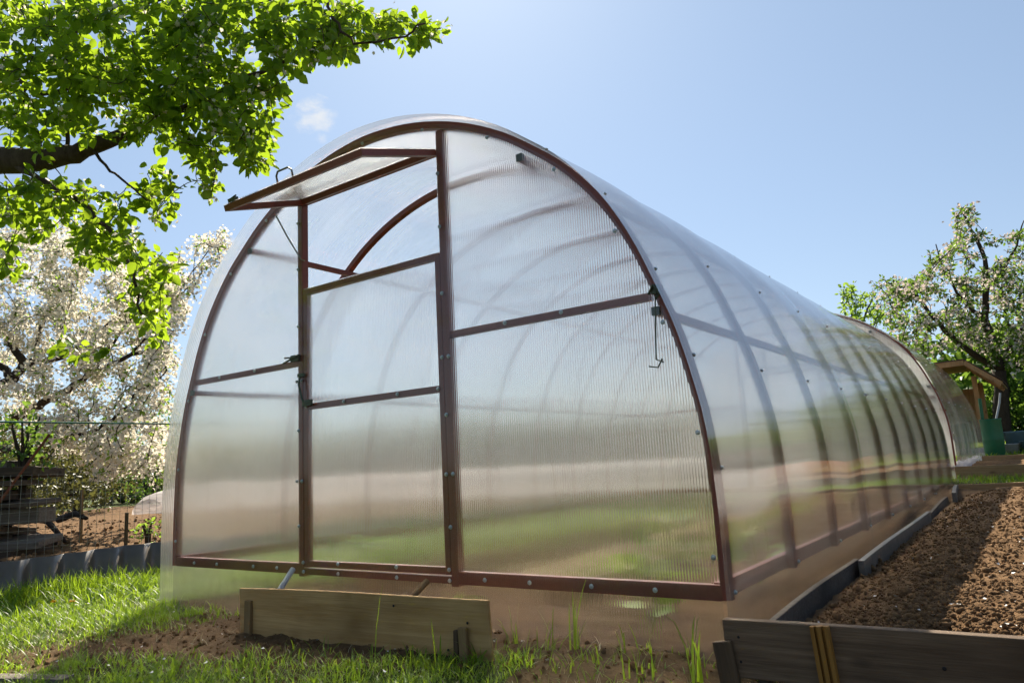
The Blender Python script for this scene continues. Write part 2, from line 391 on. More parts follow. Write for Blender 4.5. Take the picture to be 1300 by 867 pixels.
RN = np.random.default_rng(11)
def rnd_unit(n):
    v = RN.normal(size=(n, 3)); return v/np.linalg.norm(v, axis=1)[:, None]
def leaves_obj(name, P, D, N, L, Wd, mat, parent, fold=.22):
    "ovate folded leaves: base P, direction D, normal N, length L, width Wd"
    n = len(P); D = D/np.linalg.norm(D, axis=1)[:, None]; S = np.cross(D, N); S /= np.linalg.norm(S, axis=1)[:, None]+1e-9; N = np.cross(S, D)
    out = [(0, 0, 0), (.36, .18, .5), (.5, .45, .8), (.3, .78, .5), (0, 1.0, -.25), (-.3, .78, .5), (-.5, .45, .8), (-.36, .18, .5)]
    V = np.empty((n, 8, 3))
    for i, (s, l, k) in enumerate(out):
        V[:, i] = P + S*(s*Wd)[:, None] + D*(l*L)[:, None] + N*(k*fold*Wd)[:, None]
    b = np.arange(n)[:, None]*8
    Fc = np.concatenate([b+np.array([0, 1, 2, 3, 4]), b+np.array([0, 4, 5, 6, 7])], 1)
    return mesh_np(name, V, Fc.ravel(), np.full(2*n, 5), mat, parent)
def flowers_obj(name, P, N, r, mat, parent, petals=5):
    "little open flowers: a star of petals around each centre"
    n = len(P); U = np.cross(N, rnd_unit(n)); U /= np.linalg.norm(U, axis=1)[:, None]+1e-9; W_ = np.cross(N, U)
    k = petals*2; V = np.empty((n, k+1, 3)); V[:, 0] = P - N*(r*.25)[:, None]
    for i in range(k):
        a = 2*math.pi*i/k; q = 1.0 if i % 2 == 0 else .62
        V[:, i+1] = P + (U*math.cos(a)+W_*math.sin(a))*(r*q)[:, None] + N*(r*(.15 if i % 2 == 0 else 0))[:, None]
    b = np.arange(n)[:, None]*(k+1); tri = []
    for i in range(0, k, 2): tri.append(np.concatenate([b, b+1+((i-1) % k), b+1+i, b+1+((i+1) % k)], 1))
    Fc = np.concatenate(tri, 1)
    return mesh_np(name, V, Fc.ravel(), np.full(petals*n, 4), mat, parent)

def sstep(a, b, x):
    t = min(1, max(0, (x-a)/(b-a))); return t*t*(3-2*t)
def fnz(x, y, z=0, o=4):
    return noise.fractal(Vector((x, y, z)), 1.0, 2.0, o)
def gbase(x, y):
    return .037*min(max(y, 0), 14)*sstep(-.6, 1.6, x)
def grassy(x, y):
    "how grassy the ground is, 0..1"
    n = fnz(x*1.3, y*1.3, 3)*.5; n2 = fnz(x*4, y*4, 7)*.35
    g = 0
    if x < -1.5: g = .95
    elif y < .0:
        g = max(g, sstep(-.75, -1.5, x + n*.5))                       # lawn in front of the left corner
        d = (y + .62) - .42*(x-.3)                                     # bottom strip near the camera
        g = max(g, sstep(.20, -.12, d + n*.35)*.95, sstep(.30, .05, d+n*.5)*.6)
        if x > .98: g *= .12
    elif y > 6.05 and x > .9: g = .9
    elif -1.5 <= x <= 1.5 and y < 6.3:
        g = max(sstep(.35, .12, abs(x+1.05+n*.5)), .8*sstep(.22, .05, abs(x-.45+n*.7)))*sstep(.5, 1.2, y)*.7
    if y > 6.3 and x < -1.5: g = .9
    if abs(x) > 3.2 and y > 9 or y > 12 or y < -3: g = .9
    return min(1, max(0, g + n2*.25*(g > .05)))
def gz(x, y):
    h = gbase(x, y) + fnz(x*.9, y*.9, 1, 3)*.014
    near = sstep(9, 4, abs(x)+abs(y))
    if near > 0: h += near*(fnz(x*7, y*7, 5, 4)*.018*(1-.5*grassy(x, y)) + abs(fnz(x*24, y*24, 9, 3))*.012)
    # the soil banks up against the front wall right of the step board
    h += .05*sstep(-.9, .6, x)*sstep(1.9, 1.3, x)*sstep(-.75, -.1, y)*sstep(6.5, 6, y)
    return h

# ------------------------------------------------------------------ ground
def axis_pts(lo, hi, fine_lo, fine_hi, fine):
    p = list(np.arange(fine_lo, fine_hi+1e-6, fine)); s = fine; x = fine_lo
    while x > lo: s *= 1.28; x -= s; p.insert(0, x)
    s = fine; x = p[-1]
    while x < hi: s *= 1.28; x += s; p.append(x)
    return p
def sheet(name, xs, ys, zf, mat, attr=None, skirt=False):
    nx, ny = len(xs), len(ys); V = np.empty((ny, nx, 3)); A = np.zeros(nx*ny, np.float32)
    for j, y in enumerate(ys):
        for i, x in enumerate(xs):
            V[j, i] = (x, y, zf(x, y))
            if attr: A[j*nx+i] = attr(x, y)
    q = np.arange((ny-1)*nx).reshape(ny-1, nx)[:, :-1].ravel()
    L = np.stack([q, q+1, q+1+nx, q+nx], 1)
    o = mesh_np(name, V, L.ravel(), np.full(len(q), 4), mat, smooth=True)
    if attr:
        a = o.data.attributes.new('grassy', 'FLOAT', 'POINT'); a.data.foreach_set('value', A)
    return o
g1 = sheet('ground', axis_pts(-400, 400, -3.6, 2.7, .026), axis_pts(-200, 500, -1.7, 1.0, .026), gz, M['ground'], grassy)
tag(g1, kind='structure')

# raised soil left of the corrugated edging, running far back
def lb(x, y): return .215 + fnz(x*1.1, y*1.1, 4, 3)*.03 + abs(fnz(x*6, y*6, 8, 4))*.05*sstep(14, 5, abs(x))
xs = [-2.69 - .035*1.055**i*i if False else 0 for i in range(0)]
xs = []; x = -2.70; s = .035
while x > -13.5: xs.append(x); s *= 1.022; x -= s
ys = list(np.arange(-1.6, 9.0, .07))
lsoil = sheet('soil', sorted(xs), ys, lb, M['bed_soil']); tag(lsoil, kind='structure')

# planted bed right of the greenhouse
BX0, BX1, BY0, BY1 = 1.69, 2.65, -.235, 5.55
def rb(x, y):
    h = .130 + .012*y + .062*sstep(.02, .32, x-BX0) - .02*sstep(.25, 0, y-BY0)
    return h + fnz(x*2.2, y*2.2, 4, 3)*.018 + (abs(fnz(x*12, y*12, 8, 4))*.018 + abs(fnz(x*34, y*34, 2, 3))*.014)*sstep(7, 3, y)
bs = sheet('bed_soil', list(np.arange(BX0, BX1, .0125)), axis_pts(BY0, BY1-.3, BY0, 2.2, .0135), rb, M['bed_soil']); tag(bs, kind='structure')
def bed2(x, y): return .345 + .02*(y-7) + abs(fnz(x*9, y*9, 8, 4))*.04
b2 = sheet('bed_soil', list(np.arange(1.55, 5.0, .05)), list(np.arange(6.93, 8.9, .05)), bed2, M['bed_soil']); tag(b2, kind='structure')

def clods(name, pts, label):
    "loose crumbs: squashed little rocks"
    ico = bmesh.new(); bmesh.ops.create_icosphere(ico, subdivisions=1, radius=1); base = np.array([v.co[:] for v in ico.verts]); fc = np.array([[v.index for v in f.verts] for f in ico.faces]); ico.free()
    P = np.array([p[:3] for p in pts]); S = np.array([p[3] for p in pts]); n = len(P); nb = len(base)
    V = base[None]*S[:, None, None]*RN.uniform(.65, 1.25, (n, nb, 1))*RN.uniform(.6, 1.2, (n, 1, 3)) + P[:, None]
    L = (fc[None] + np.arange(n)[:, None, None]*nb).reshape(-1)
    o = mesh_np(name, V, L, np.full(n*len(fc), 3), M['bed_soil'], smooth=False); return tag(o, label, 'soil crumbs', kind='stuff')
pts = []
for _ in range(26000):
    y = BY0 + .03 + (BY1-BY0-.4)*R.random()**1.9; x = R.uniform(BX0+.02, min(BX1, 2.45+y*.05)); s = .002 + .008*R.random()**4
    pts.append((x, y, rb(x, y)+s*.3, s))
for _ in range(420):
    y = BY0 + .05 + (BY1-BY0-.6)*R.random()**1.6; x = R.uniform(BX0+.03, 2.5); s_ = .006 + .013*R.random()**2
    pts.append((x, y, rb(x, y)+s_*.25, s_))
clods('soil_crumbs', pts, 'loose crumbs of brown earth over the raised bed beside the greenhouse')
pts = []
for _ in range(6000):
    x = R.uniform(-1.6, 2.4); y = R.uniform(-1.25, -.01)
    if grassy(x, y) > .6: continue
    s = .002 + .010*R.random()**4; pts.append((x, y, gz(x, y)+s*.3, s))
for _ in range(4000):
    x = R.uniform(-7, -2.75); y = R.uniform(-.6, 5); s = .006 + .016*R.random()**3; pts.append((x, y, lb(x, y)+s*.3, s))
c2 = clods('soil_crumbs', pts, 'loose earth crumbs in front of the greenhouse and over the left plot')
# pale petals and bits of shell on the soil
P = []
for _ in range(150):
    y = BY0+.05 + 4.5*R.random()**1.6; x = R.uniform(BX0+.05, 2.5); P.append((x, y, rb(x, y)+.007))
for _ in range(130):
    x = R.uniform(-2.6, 2.2); y = R.uniform(-1.25, -.02); P.append((x, y, gz(x, y)+.008+.03*(grassy(x, y) > .5)))
P = np.array(P); Nn = rnd_unit(len(P)); Nn[:, 2] = abs(Nn[:, 2])+1.2; Nn /= np.linalg.norm(Nn, axis=1)[:, None]
o = flowers_obj('fallen_petals', P, Nn, RN.uniform(.003, .0085, len(P)), M['stone'], None, 3)
tag(o, 'tiny white fallen petals scattered over soil and grass', 'petals', kind='stuff')

# ------------------------------------------------------------------ grass
def blades(specs, name, mat, parent=None):
    "specs: x,y,z,height,width,lean angle,lean amount,curl"
    n = len(specs); A = np.array(specs); P = A[:, :3]; h, w, an, le, cu = (A[:, i] for i in range(3, 8))
    dx = np.cos(an); dy = np.sin(an); V = np.empty((n, 7, 3)); ts = (0, .38, .72, 1.0); k = 0
    side = np.stack([-dy, dx, np.zeros(n)], 1)
    for i, t in enumerate(ts):
        out = le*(t**1.6)*h; z = h*(t - cu*t*t*t)
        c = P + np.stack([dx*out, dy*out, z], 1); ww = w*(1-t**1.6*.9)
        if i < 3: V[:, k] = c - side*(ww/2)[:, None]; V[:, k+1] = c + side*(ww/2)[:, None]; k += 2
        else: V[:, k] = c
    b = np.arange(n)[:, None]*7
    L = np.concatenate([b+np.array([0, 1, 3, 2]), b+np.array([2, 3, 5, 4]), b+np.array([4, 5, 6])], 1)
    return mesh_np(name, V, L.ravel(), np.tile([4, 4, 3], n), mat, parent)
def bl(x, y, h, w=.004, z=None, le=None):
    return (x, y, (gz(x, y) if z is None else z)-.006, h, w, R.uniform(0, 6.28), R.uniform(.15, 1.25) if le is None else le, R.uniform(0, .45))
sp = []
tries = 0
while len(sp) < 30000:
    x = R.uniform(-2.66, 1.9); y = R.uniform(-1.35, .75); tries += 1
    if x > -1.52 and y > -.02: continue
    g = grassy(x, y)
    cl = .5 + .9*fnz(x*5, y*5, 12)
    if R.random() > g*max(.12, cl): continue
    tall = 1.5 if x < -2.2 else 1.0
    h = (R.uniform(.018, .05) + .035*max(0, fnz(x*3, y*3, 21)))*tall
    if x > -1.4 and R.random() < .3: h *= 1.3
    sp.append(bl(x, y, h*(1.35 if x < -1.2 else 1), R.uniform(.0026, .0058)))
for _ in range(2600):     # tussocks against the corrugated edging
    cx_ = -2.58 + .20*abs(R.gauss(0, 1))*.6; cy_ = R.gauss(-.25, .26)
    sp.append(bl(cx_, cy_, R.uniform(.06, .19), R.uniform(.004, .008), le=R.uniform(.15, .8)))
for _ in range(46):
    cx_, cy_ = R.uniform(-2.62, -1.75), R.uniform(-1.1, .35)
    for _k in range(R.randint(9, 20)): sp.append(bl(R.gauss(cx_, .03), R.gauss(cy_, .03), R.uniform(.06, .15), R.uniform(.005, .010), le=R.uniform(.3, 1.5)))
for _ in range(60):
    cx_ = R.uniform(-.9, 1.0); cy_ = -.62 + .42*(cx_-.3) + R.gauss(0, .10)
    for _k in range(R.randint(8, 18)): sp.append(bl(R.gauss(cx_, .022), R.gauss(cy_, .022), R.uniform(.03, .085), R.uniform(.003, .006), le=R.uniform(.3, 1.4)))
for _ in range(16000):    # beyond and beside
    x = R.uniform(-2.66, -1.56); y = R.uniform(.6, 7); sp.append(bl(x, y, R.uniform(.05, .14), .008))
for _ in range(3000):
    x = R.uniform(1.35, 4.2); y = R.uniform(6.0, 6.85); sp.append(bl(x, y, R.uniform(.03, .10), .008, z=gbase(x, y)))
for _ in range(7000):
    x = R.uniform(.9, 4.2); y = R.uniform(9.0, 16); sp.append(bl(x, y, R.uniform(.06, .16), .016, z=gbase(x, y)))
for _ in range(14000):
    x = R.uniform(-1.45, 1.45); y = R.uniform(.15, 6.1)
    if grassy(x, y) < .3: continue
    sp.append(bl(x, y, R.uniform(.04, .12), .007))
tag(blades(sp, 'grass', M['grass']), 'short green grass and weeds around and inside the greenhouse', 'grass', kind='stuff')
sp = [bl(R.uniform(-2.6, -.9), R.uniform(-1.3, .5), R.uniform(.03, .09), .003) for _ in range(900)] + [bl(R.uniform(-.9, 1.9), R.uniform(-1.0, -.1), R.uniform(.02, .06), .0025) for _ in range(350)]
tag(blades(sp, 'dry_grass', M['straw']), 'dry straw coloured blades mixed into the grass', 'dry grass', kind='stuff')

sp = []
while len(sp) < 9000:
    x = R.uniform(-2.62, 1.7); y = R.uniform(-1.35, .6)
    if x > -1.5 and y > -.03 or R.random() > grassy(x, y): continue
    sp.append(bl(x, y, R.uniform(.012, .03), R.uniform(.003, .006), le=R.uniform(1.2, 2.6)))
tag(blades(sp[:6000], 'clover', M['leaf_mid']), 'low clover and creeping weeds under the grass', 'clover', kind='stuff')
tag(blades(sp[6000:], 'dry_grass', M['straw']), 'matted dead grass lying on the ground', 'dry grass', kind='stuff')
# single tufts standing at the foot of the front wall
def tuft(x, y, hs, label, spread=.012, w=.0065, broad=False):
    t = tag(empty('grass_tuft', (x, y, gz(x, y))), label, 'grass tuft', 'tall grass tufts by the front wall')
    s = []
    for h in [q*1.22 for q in hs]: s.append((R.gauss(0, spread), R.gauss(0, spread), -.01, h, w*R.uniform(.7, 1.2), R.uniform(0, 6.28), R.uniform(.05, .45), R.uniform(0, .4)))
    blades(s, 'blades', M['grass'], t); return t
tuft(.80, -.12, (.17, .15, .11, .08, .10, .06), 'grass tuft just right of the pale board, against the front wall')
tuft(.93, -.12, (.19, .12, .09, .14), 'thin curling grass stems between pale board and tallest tuft')
tuft(1.035, -.10, (.22, .20, .15, .12, .10, .08, .16), 'tallest upright grass tuft at the middle of the right front panel')
tuft(1.20, -.10, (.10, .07, .06, .09), 'small thin grass tuft right of the tallest one', w=.004)
tuft(1.33, -.28, (.09, .08, .10, .06, .07, .05, .11, .09), 'low spreading grass tuft in the soil near the right corner', .03, .005)
tuft(1.485, -.22, (.23, .22, .19, .16, .12, .13, .10), 'long green grass tuft leaning across the right front corner', .012, .010)
tuft(.44, -.42, (.24, .09, .08), 'single tall dark stem rising in front of the pale board', .006, .006)
tuft(.72, -.42, (.16, .13, .10, .07, .12), 'arching grass leaves in front of the pale board near its right peg', .02, .007)
tuft(-1.28, -.14, (.10, .07, .06, .05), 'short tuft at the left corner of the front wall', .03, .005)

# dandelions
for x, y, lb_ in ((-2.02, -.38, 'left dandelion of two yellow heads in sunlit grass'), (-1.92, -.33, 'right dandelion of two yellow heads in sunlit grass')):
    t = tag(empty('dandelion', (x, y, gz(x, y))), lb_, 'dandelion', 'dandelions in the left grass')
    MB().tube([(0, 0, 0), (.004, .002, .03), (.002, .004, .062)], .0016, 5).build('stem', M['grass'], t)
    n_ = 26; Pp = np.zeros((n_, 3)); Pp[:, 2] = .062; Dd = rnd_unit(n_); Dd[:, 2] = abs(Dd[:, 2])*.5
    leaves_obj('flower_head', Pp, Dd, rnd_unit(n_), np.full(n_, .017), np.full(n_, .005), M['dandelion'], t)

# broad leaved weeds inside the greenhouse, against the front pane
def weed(x, y, n, size, label, hh=.1):
    t = tag(empty('broadleaf_weed', (x, y, gz(x, y))), label, 'weed', 'broad leaved weeds inside the greenhouse')
    mb = MB(); Pp = []; Dd = []
    for i in range(n):
        a = R.uniform(0, 6.28); q = Vector((math.cos(a)*R.uniform(.03, .10), math.sin(a)*R.uniform(.02, .06), R.uniform(.3, 1)*hh))
        mb.tube([(0, 0, 0), q*.5+Vector((0, 0, .01)), q], .0025, 5); Pp.append(q[:]); Dd.append((math.cos(a), math.sin(a)*.5, R.uniform(-.1, .35)))
    mb.build('stems', M['grass'], t); N_ = RN.normal(size=(n, 3))*.4 + np.array([0, -.5, 1]); 
    leaves_obj('leaves', np.array(Pp), np.array(Dd), N_, RN.uniform(.7, 1.1, n)*size, RN.uniform(.5, .75, n)*size, M['leaf_bright'], t, .12)
weed(1.20, .10, 5, .12, 'bright weed leaf pressed against glazing below the bottom rail', .17)
weed(.98, .45, 8, .13, 'pale green weed behind the middle of the right front panel', .24)
weed(.30, .14, 5, .09, 'low weed behind the glazing under the door', .10)
weed(1.28, 1.0, 9, .13, 'leafy weed by the right side wall inside the greenhouse', .25)
weed(-1.15, 1.0, 10, .14, 'leafy weed inside the left corner of the greenhouse', .25)
weed(.65, 1.5, 9, .14, 'weed on the middle bed inside the greenhouse', .22)

# ------------------------------------------------------------------ the greenhouse
PROF = [(1.5, -.04), (1.5, .25), (1.5, .5), (1.487, .72), (1.46, .87), (1.42, 1.03), (1.365, 1.18), (1.29, 1.36), (1.19, 1.53), (1.045, 1.70), (.90, 1.82), (.775, 1.91), (.62, 1.995), (.46, 2.06), (.3, 2.105), (.15, 2.13), (0, 2.14)]
full = PROF + [(-x, z) for x, z in PROF[-2::-1]]
def resample(pts, n):
    out = []; P_ = [np.array(p) for p in pts]; P_ = [2*P_[0]-P_[1]] + P_ + [2*P_[-1]-P_[-2]]
    for i in range(1, len(P_)-2):
        for k in range(4):
            t = k/4; a, b, c, d = P_[i-1:i+3]
            out.append(.5*((2*b)+(-a+c)*t+(2*a-5*b+4*c-d)*t*t+(-a+3*b-3*c+d)*t**3))
    out.append(P_[-2]); Q = np.array(out); L = np.concatenate(([0], np.cumsum(np.linalg.norm(np.diff(Q, axis=0), axis=1))))
    s = np.linspace(0, L[-1], n); return np.stack([np.interp(s, L, Q[:, 0]), np.interp(s, L, Q[:, 1])], 1)
ARC = resample(full, 97)
_t = np.gradient(ARC, axis=0); _t /= np.linalg.norm(_t, axis=1)[:, None]; ARN = np.stack([_t[:, 1], -_t[:, 0]], 1)  # outward normal
def arch_z(x):
    h = ARC[ARC[:, 0] >= 0][::-1]; return float(np.interp(abs(x), h[:, 0], h[:, 1]))
def arch_x(z):
    h = ARC[ARC[:, 0] >= 0]; i = np.argmax(h[:, 1] > 0); return float(np.interp(z, h[:, 1], h[:, 0]))
def arch_normal(x):
    i = int(np.argmin(abs(ARC[:, 0]-x) + 0*ARC[:, 1])); return ARN[i]

def front_sheet(y, x0, x1, zlo, zhi_fn, n=14):
    "a flat upright pane between x0 and x1 whose top follows the arch"
    mb = MB(); vs = []; 
    for i in range(n+1):
        x = x0+(x1-x0)*i/n; zt = zhi_fn(x); zb = zlo
        vs += [(x, y, zb), (x, y, zt)]
    mb.add(vs, [(2*i, 2*i+2, 2*i+3, 2*i+1) for i in range(n)]); return mb

def greenhouse(loc, length, bays, y0, bay, label, has_vent, mid_bar=1.17, group=None, roofmat='poly_roof', zbot=0.0, over=.078, endmat='poly_front'):
    G = tag(empty('greenhouse', loc), label, 'greenhouse', group)
    fr = M['frame']; tw = .026
    ribs = [y0 + bay*i for i in range(bays+1)]
    for i, y in enumerate(ribs):
        pts = [(p[0]+n[0]*.004, y, p[1]+n[1]*.004) for p, n in zip(ARC, ARN) if p[1] > .185]
        MB().sweep(pts, (0, 1, 0), .034 if has_vent else .020, .030 if (i == 0 and has_vent) else (.028 if has_vent else .018)).build('arch_rib', fr, G)
    yb = ribs[-1]
    # purlins
    for sx in (-1, 1):
        for (px, pz) in ((.855, 1.80), (1.36, 1.115), (1.474, .235)):
            e0 = -.0 if pz < .5 else -.012
            m = MB().bar((sx*px, ribs[0]+e0, pz), (sx*px, yb, pz), .025, .025 if pz > .5 else .05); p = m.build('purlin', fr, G)
            if pz > .5: MB().bar((sx*px, ribs[0]-.022, pz), (sx*px, ribs[0]-.012, pz), .028, .028).build('end_cap', M['hinge'], p)
    bolts = []
    for gy, isfront in ((ribs[0], True), (yb, False)):
        s = -1 if isfront else 1
        # end frames: posts, rails
        for sx in (-1, 1):
            zt = arch_z(.452)-.02
            MB().bar((sx*.452, gy, .20), (sx*.452, gy, zt), .032, .034, (0, 1, 0)).build('door_post', fr, G)
            a = sx*(arch_x(mid_bar)-.03); MB().bar((sx*.466, gy+.004*s*-1, mid_bar), (a, gy-.004*s, mid_bar), .022, .026).build('cross_rail', fr, G)
            xa = arch_x(.235)-.012
            MB().bar((sx*.466, gy, .232), (sx*xa, gy, .232), .030, .046).build('bottom_rail', fr, G)
        MB().bar((-.436, gy, .222), (.436, gy, .222), .030, .026).build('threshold', fr, G)
        # door: its own frame, hung between the posts
        door = bpy.data.objects.new('door', None); link(door, G)
        yd = gy + s*.004
        for sx in (-1, 1): MB().bar((sx*.418, yd, .242), (sx*.418, yd, 1.515), .026, .026, (0, 1, 0)).build('stile', fr, door)
        for z in (.256, .957, 1.503): MB().bar((-.404, yd, z), (.404, yd, z), .026, .026).build('rail', fr, door)
        front_sheet(gy + s*.0215, -.434, .434, .247, lambda x: 1.518, 4).build('glazing', M[endmat], door)
        # fixed panes of the end wall
        out = gy + s*.0235
        xl = 1.508 if isfront else 1.50
        for sx in (-1, 1):
            a, b = sx*.437, sx*1.497
            zf = lambda x: arch_z(min(abs(x), 1.4965))+.004 if abs(x) < 1.49 else .62
            n = 40; xs_ = [a+(b-a)*(1-(1-i/n)**2.2) for i in range(n+1)]; vs = []
            for x in xs_: vs += [(x, out, zbot), (x, out, arch_z(x)+.003)]
            MB().add(vs, [(2*i, 2*i+2, 2*i+3, 2*i+1) if sx*s < 0 else (2*i, 2*i+1, 2*i+3, 2*i+2) for i in range(n)]).build('end_pane', M[endmat], G)
        front_sheet(out, -.4365, .4365, zbot, lambda x: .245, 2).build('end_pane', M[endmat], G)
        # strip over the vent
        front_sheet(out, -.4365, .4365, 1.965, lambda x: arch_z(x)+.003, 12).build('end_pane', M[endmat], G)
        for sx in (-1, 1): pass
        MB().bar((-.436, gy, 1.955), (.436, gy, 1.955), .024, .022).build('vent_rail', fr, G)
        if isfront:
            V_ = bpy.data.objects.new('vent', None); V_.location = (0, gy+s*.018, 1.948); V_.rotation_euler = (rad(-72) if has_vent else 0, 0, 0); link(V_, G)
            H = .44
            for sx in (-1, 1): MB().bar((sx*.422, 0, 0), (sx*.422, 0, -H), .026, .026, (0, 1, 0)).build('stile', fr, V_)
            for z in (-.012, -H+.012): MB().bar((-.409, 0, z), (.409, 0, z), .026, .026).build('rail', fr, V_)
            MB().add([(-.437, -.0165, .003), (.437, -.0165, .003), (.437, -.0165, -H-.003), (-.437, -.0165, -H-.003)], [(0, 3, 2, 1)]).build('glazing', M['poly_vent'], V_)
            if has_vent:
                MB().tube([(-.07, -.017, -H+.012), (-.07, -.045, -H+.014), (-.055, -.060, -H+.014), (.01, -.060, -H+.014), (.028, -.045, -H+.014), (.028, -.017, -H+.012)], .0042, 6).build('handle', M['wire'], V_, True)
                MB().box((-.40, -.028, -H+.03), (.05, .02, .02)).tube([(-.43, -.035, -H+.03), (-.38, -.045, -H+.035)], .004).build('latch', M['hinge'], V_)
        else:
            MB().add([(-.437, out, 1.518), (.437, out, 1.518), (.437, out, 1.965), (-.437, out, 1.965)], [(0, 3, 2, 1)]).build('end_pane', M[endmat], G)
        if isfront and has_vent:
            for z in (.42, .62, .85, 1.08, 1.34, 1.62, 1.85): bolts += [((sx*.452+dx, out, z), 'y') for sx in (-1, 1) for dx in ((-.008,) if z not in (.62, 1.08) else (-.02, .014))]
            for x in (-1.3, -1.1, -.8, -.62, .6, .80, 1.05, 1.28): bolts.append(((x, out, .232), 'y'))
            for x in (-.43, -.2, .15, .43): bolts += [((x, out, .222), 'y'), ((x, out-.001, .262), 'y')]
            for x in (-1.1, -.8, .75, 1.0): bolts.append(((x, out, 1.17), 'y'))
            for x in (-.15, .18, -.405, .405): bolts.append(((x, out, .957), 'y'))
            for i in range(6, 91, 6):
                p, n = ARC[i], ARN[i]; bolts.append(((p[0]-n[0]*.02, out, p[1]-n[1]*.02), 'y'))
    # roof: three long sheets with a slight bulge between the ribs, overhanging at the front
    ya, ye = ribs[0]-over, yb+.05
    cuts = [ya, ribs[0]+2.06, ribs[0]+4.12, ye] if length > 5 else [ya, ribs[0]+2.06, ye]
    for k in range(len(cuts)-1):
        a, b = cuts[k], cuts[k+1] + (.03 if k < len(cuts)-2 else 0); ny = max(8, int((b-a)/.07)); off = .0195 + .0025*(len(cuts)-k)
        V_ = np.empty((ny+1, len(ARC), 3))
        for j in range(ny+1):
            y = a+(b-a)*j/ny; u = (y-ribs[0])/bay; bulge = .007*math.sin(math.pi*(u % 1))**2 if 0 < u < bays else 0
            for i, (p, n) in enumerate(zip(ARC, ARN)):
                bb = bulge*(.45+.75*fnz(i*.11, math.floor(u)*3.1, 2, 2))
                o = off+bb; V_[j, i] = (p[0]+n[0]*o, y, max(p[1]+n[1]*o, zbot - .03))
        nx = len(ARC); q = np.arange(ny*nx).reshape(ny, nx)[:, :-1].ravel(); L = np.stack([q, q+1, q+1+nx, q+nx], 1)
        o_ = mesh_np('roof_sheet', V_, L.ravel(), np.full(len(q), 4), M[roofmat], G, smooth=True)
        # outward normals
        me = o_.data; me.update(); pn = me.polygons[len(me.polygons)//2+3].normal
        c = me.polygons[len(me.polygons)//2+3].center
        if pn.x*c.x + pn.z*(c.z-.8) < 0: me.flip_normals()
    for i, y in enumerate(ribs):
        for z in ((.235, .95, 1.40) if i else (.235, .60, .95, 1.25, 1.55)):
            x = arch_x(z); n = arch_normal(x); bolts.append(((x+n[0]*.0275, y, z+n[1]*.0275), 'n', n))
        x = .95; z = arch_z(x); n = arch_normal(x); bolts.append(((x+n[0]*.0275, y, z+n[1]*.0275), 'n', n))
    if group is None or True:
        bm0 = MB().lathe([(.0085, 0), (.0085, .0015), (.0055, .0018), (.0055, .006), (.004, .0065)], 8)
        src = None
        for b in bolts[:98]:
            if src is None: o_ = bm0.build('bolt', M['bolt'], G); src = o_
            else: o_ = src.copy(); link(o_, G)
            o_.location = b[0]
            d = Vector((0, -1, 0)) if b[1] == 'y' else Vector((b[2][0], 0, b[2][1]))
            o_.rotation_mode = 'QUATERNION'; o_.rotation_quaternion = d.to_track_quat('Z', 'Y')
    return G
G1 = greenhouse((0, .04, 0), 6.1, 9, 0, .685, 'long arched greenhouse with red brown tube frame, clear sheets and an open vent', True)
G1.location = (.010, 0, 0)
# ironmongery of the first greenhouse
MB().tube([(1.378, -.040, 1.175), (1.372, -.042, 1.14), (1.362, -.044, 1.0), (1.360, -.046, .952), (1.385, -.048, .940), (1.382, -.048, .952), (1.366, -.05, .925), (1.335, -.05, .932)], .0026, 6).build('hook', M['hinge'], G1, True)
MB().box((1.372, -.034, 1.183), (.026, .014, .030)).tube([(1.35, -.04, 1.17), (1.372, -.05, 1.195), (1.392, -.045, 1.165), (1.375, -.045, 1.15)], .005).build('latch', M['hinge'], G1)
MB().box((-.475, -.030, 1.19), (.055, .014, .03)).tube([(-.56, -.034, 1.175), (-.44, -.04, 1.20)], .005).tube([(-.55, -.034, 1.20), (-.46, -.04, 1.192)], .004).build('latch', M['hinge'], G1)
MB().tube([(-.435, -.036, 1.10), (-.432, -.045, 1.06), (-.415, -.040, .99), (-.40, -.036, .975), (-.35, -.036, .965)], .0048, 6).box((-.43, -.032, 1.105), (.045, .01, .016)).box((-.385, -.034, .972), (.06, .012, .028)).build('door_hook', M['hinge'], G1)
MB().tube([(-.436, -.17, 1.852), (-.440, -.10, 1.76), (-.436, -.025, 1.665), (-.415, -.02, 1.655)], .0035, 6).build('vent_stay', M['wire'], G1)
# short props from the step board up to the bottom rail
for x0, x1, mt in ((-.50, -.44, 'wire'), (.36, .33, 'peg')): pass

# what stands inside: stakes, a walking plank, seedlings
for i, (x, y, h, lb_) in enumerate(((-1.1, 1.6, 1.1, 'wooden stake nearest the door on the left bed inside'), (-1.05, 3.1, 1.2, 'wooden stake halfway along the left bed inside'), (1.05, 2.2, 1.15, 'wooden stake on the right bed inside the greenhouse'), (1.0, 4.3, 1.2, 'wooden stake far along the right bed inside'))):
    o = MB().box((0, 0, h/2-.05), (.022, .022, h)).build('stake', M['peg'], bevel=.002); o.location = (x, y, gz(x, y)); o.rotation_euler = (R.gauss(0, .04), R.gauss(0, .04), .3); tag(o, lb_, 'stake', 'stakes inside the greenhouse')
o = MB().box((0, 0, .018), (.24, 3.4, .035)).build('walking_plank', M['board_new'], bevel=.004); o.location = (.02, 2.5, .045); o.rotation_euler = (0, 0, .05); tag(o, 'pale walking plank laid along the middle of the greenhouse floor', 'plank')
o = MB().box((0, 0, .05), (.03, 5.4, .12)).build('board', M['board_new'], bevel=.003); o.location = (-.55, 3.1, .02); tag(o, 'yellow board edging the left bed inside the greenhouse', 'board')
o = MB().box((0, 0, .05), (.03, 5.4, .12)).build('board', M['board_new'], bevel=.003); o.location = (.62, 3.1, .02); tag(o, 'yellow board edging the right bed inside the greenhouse', 'board')
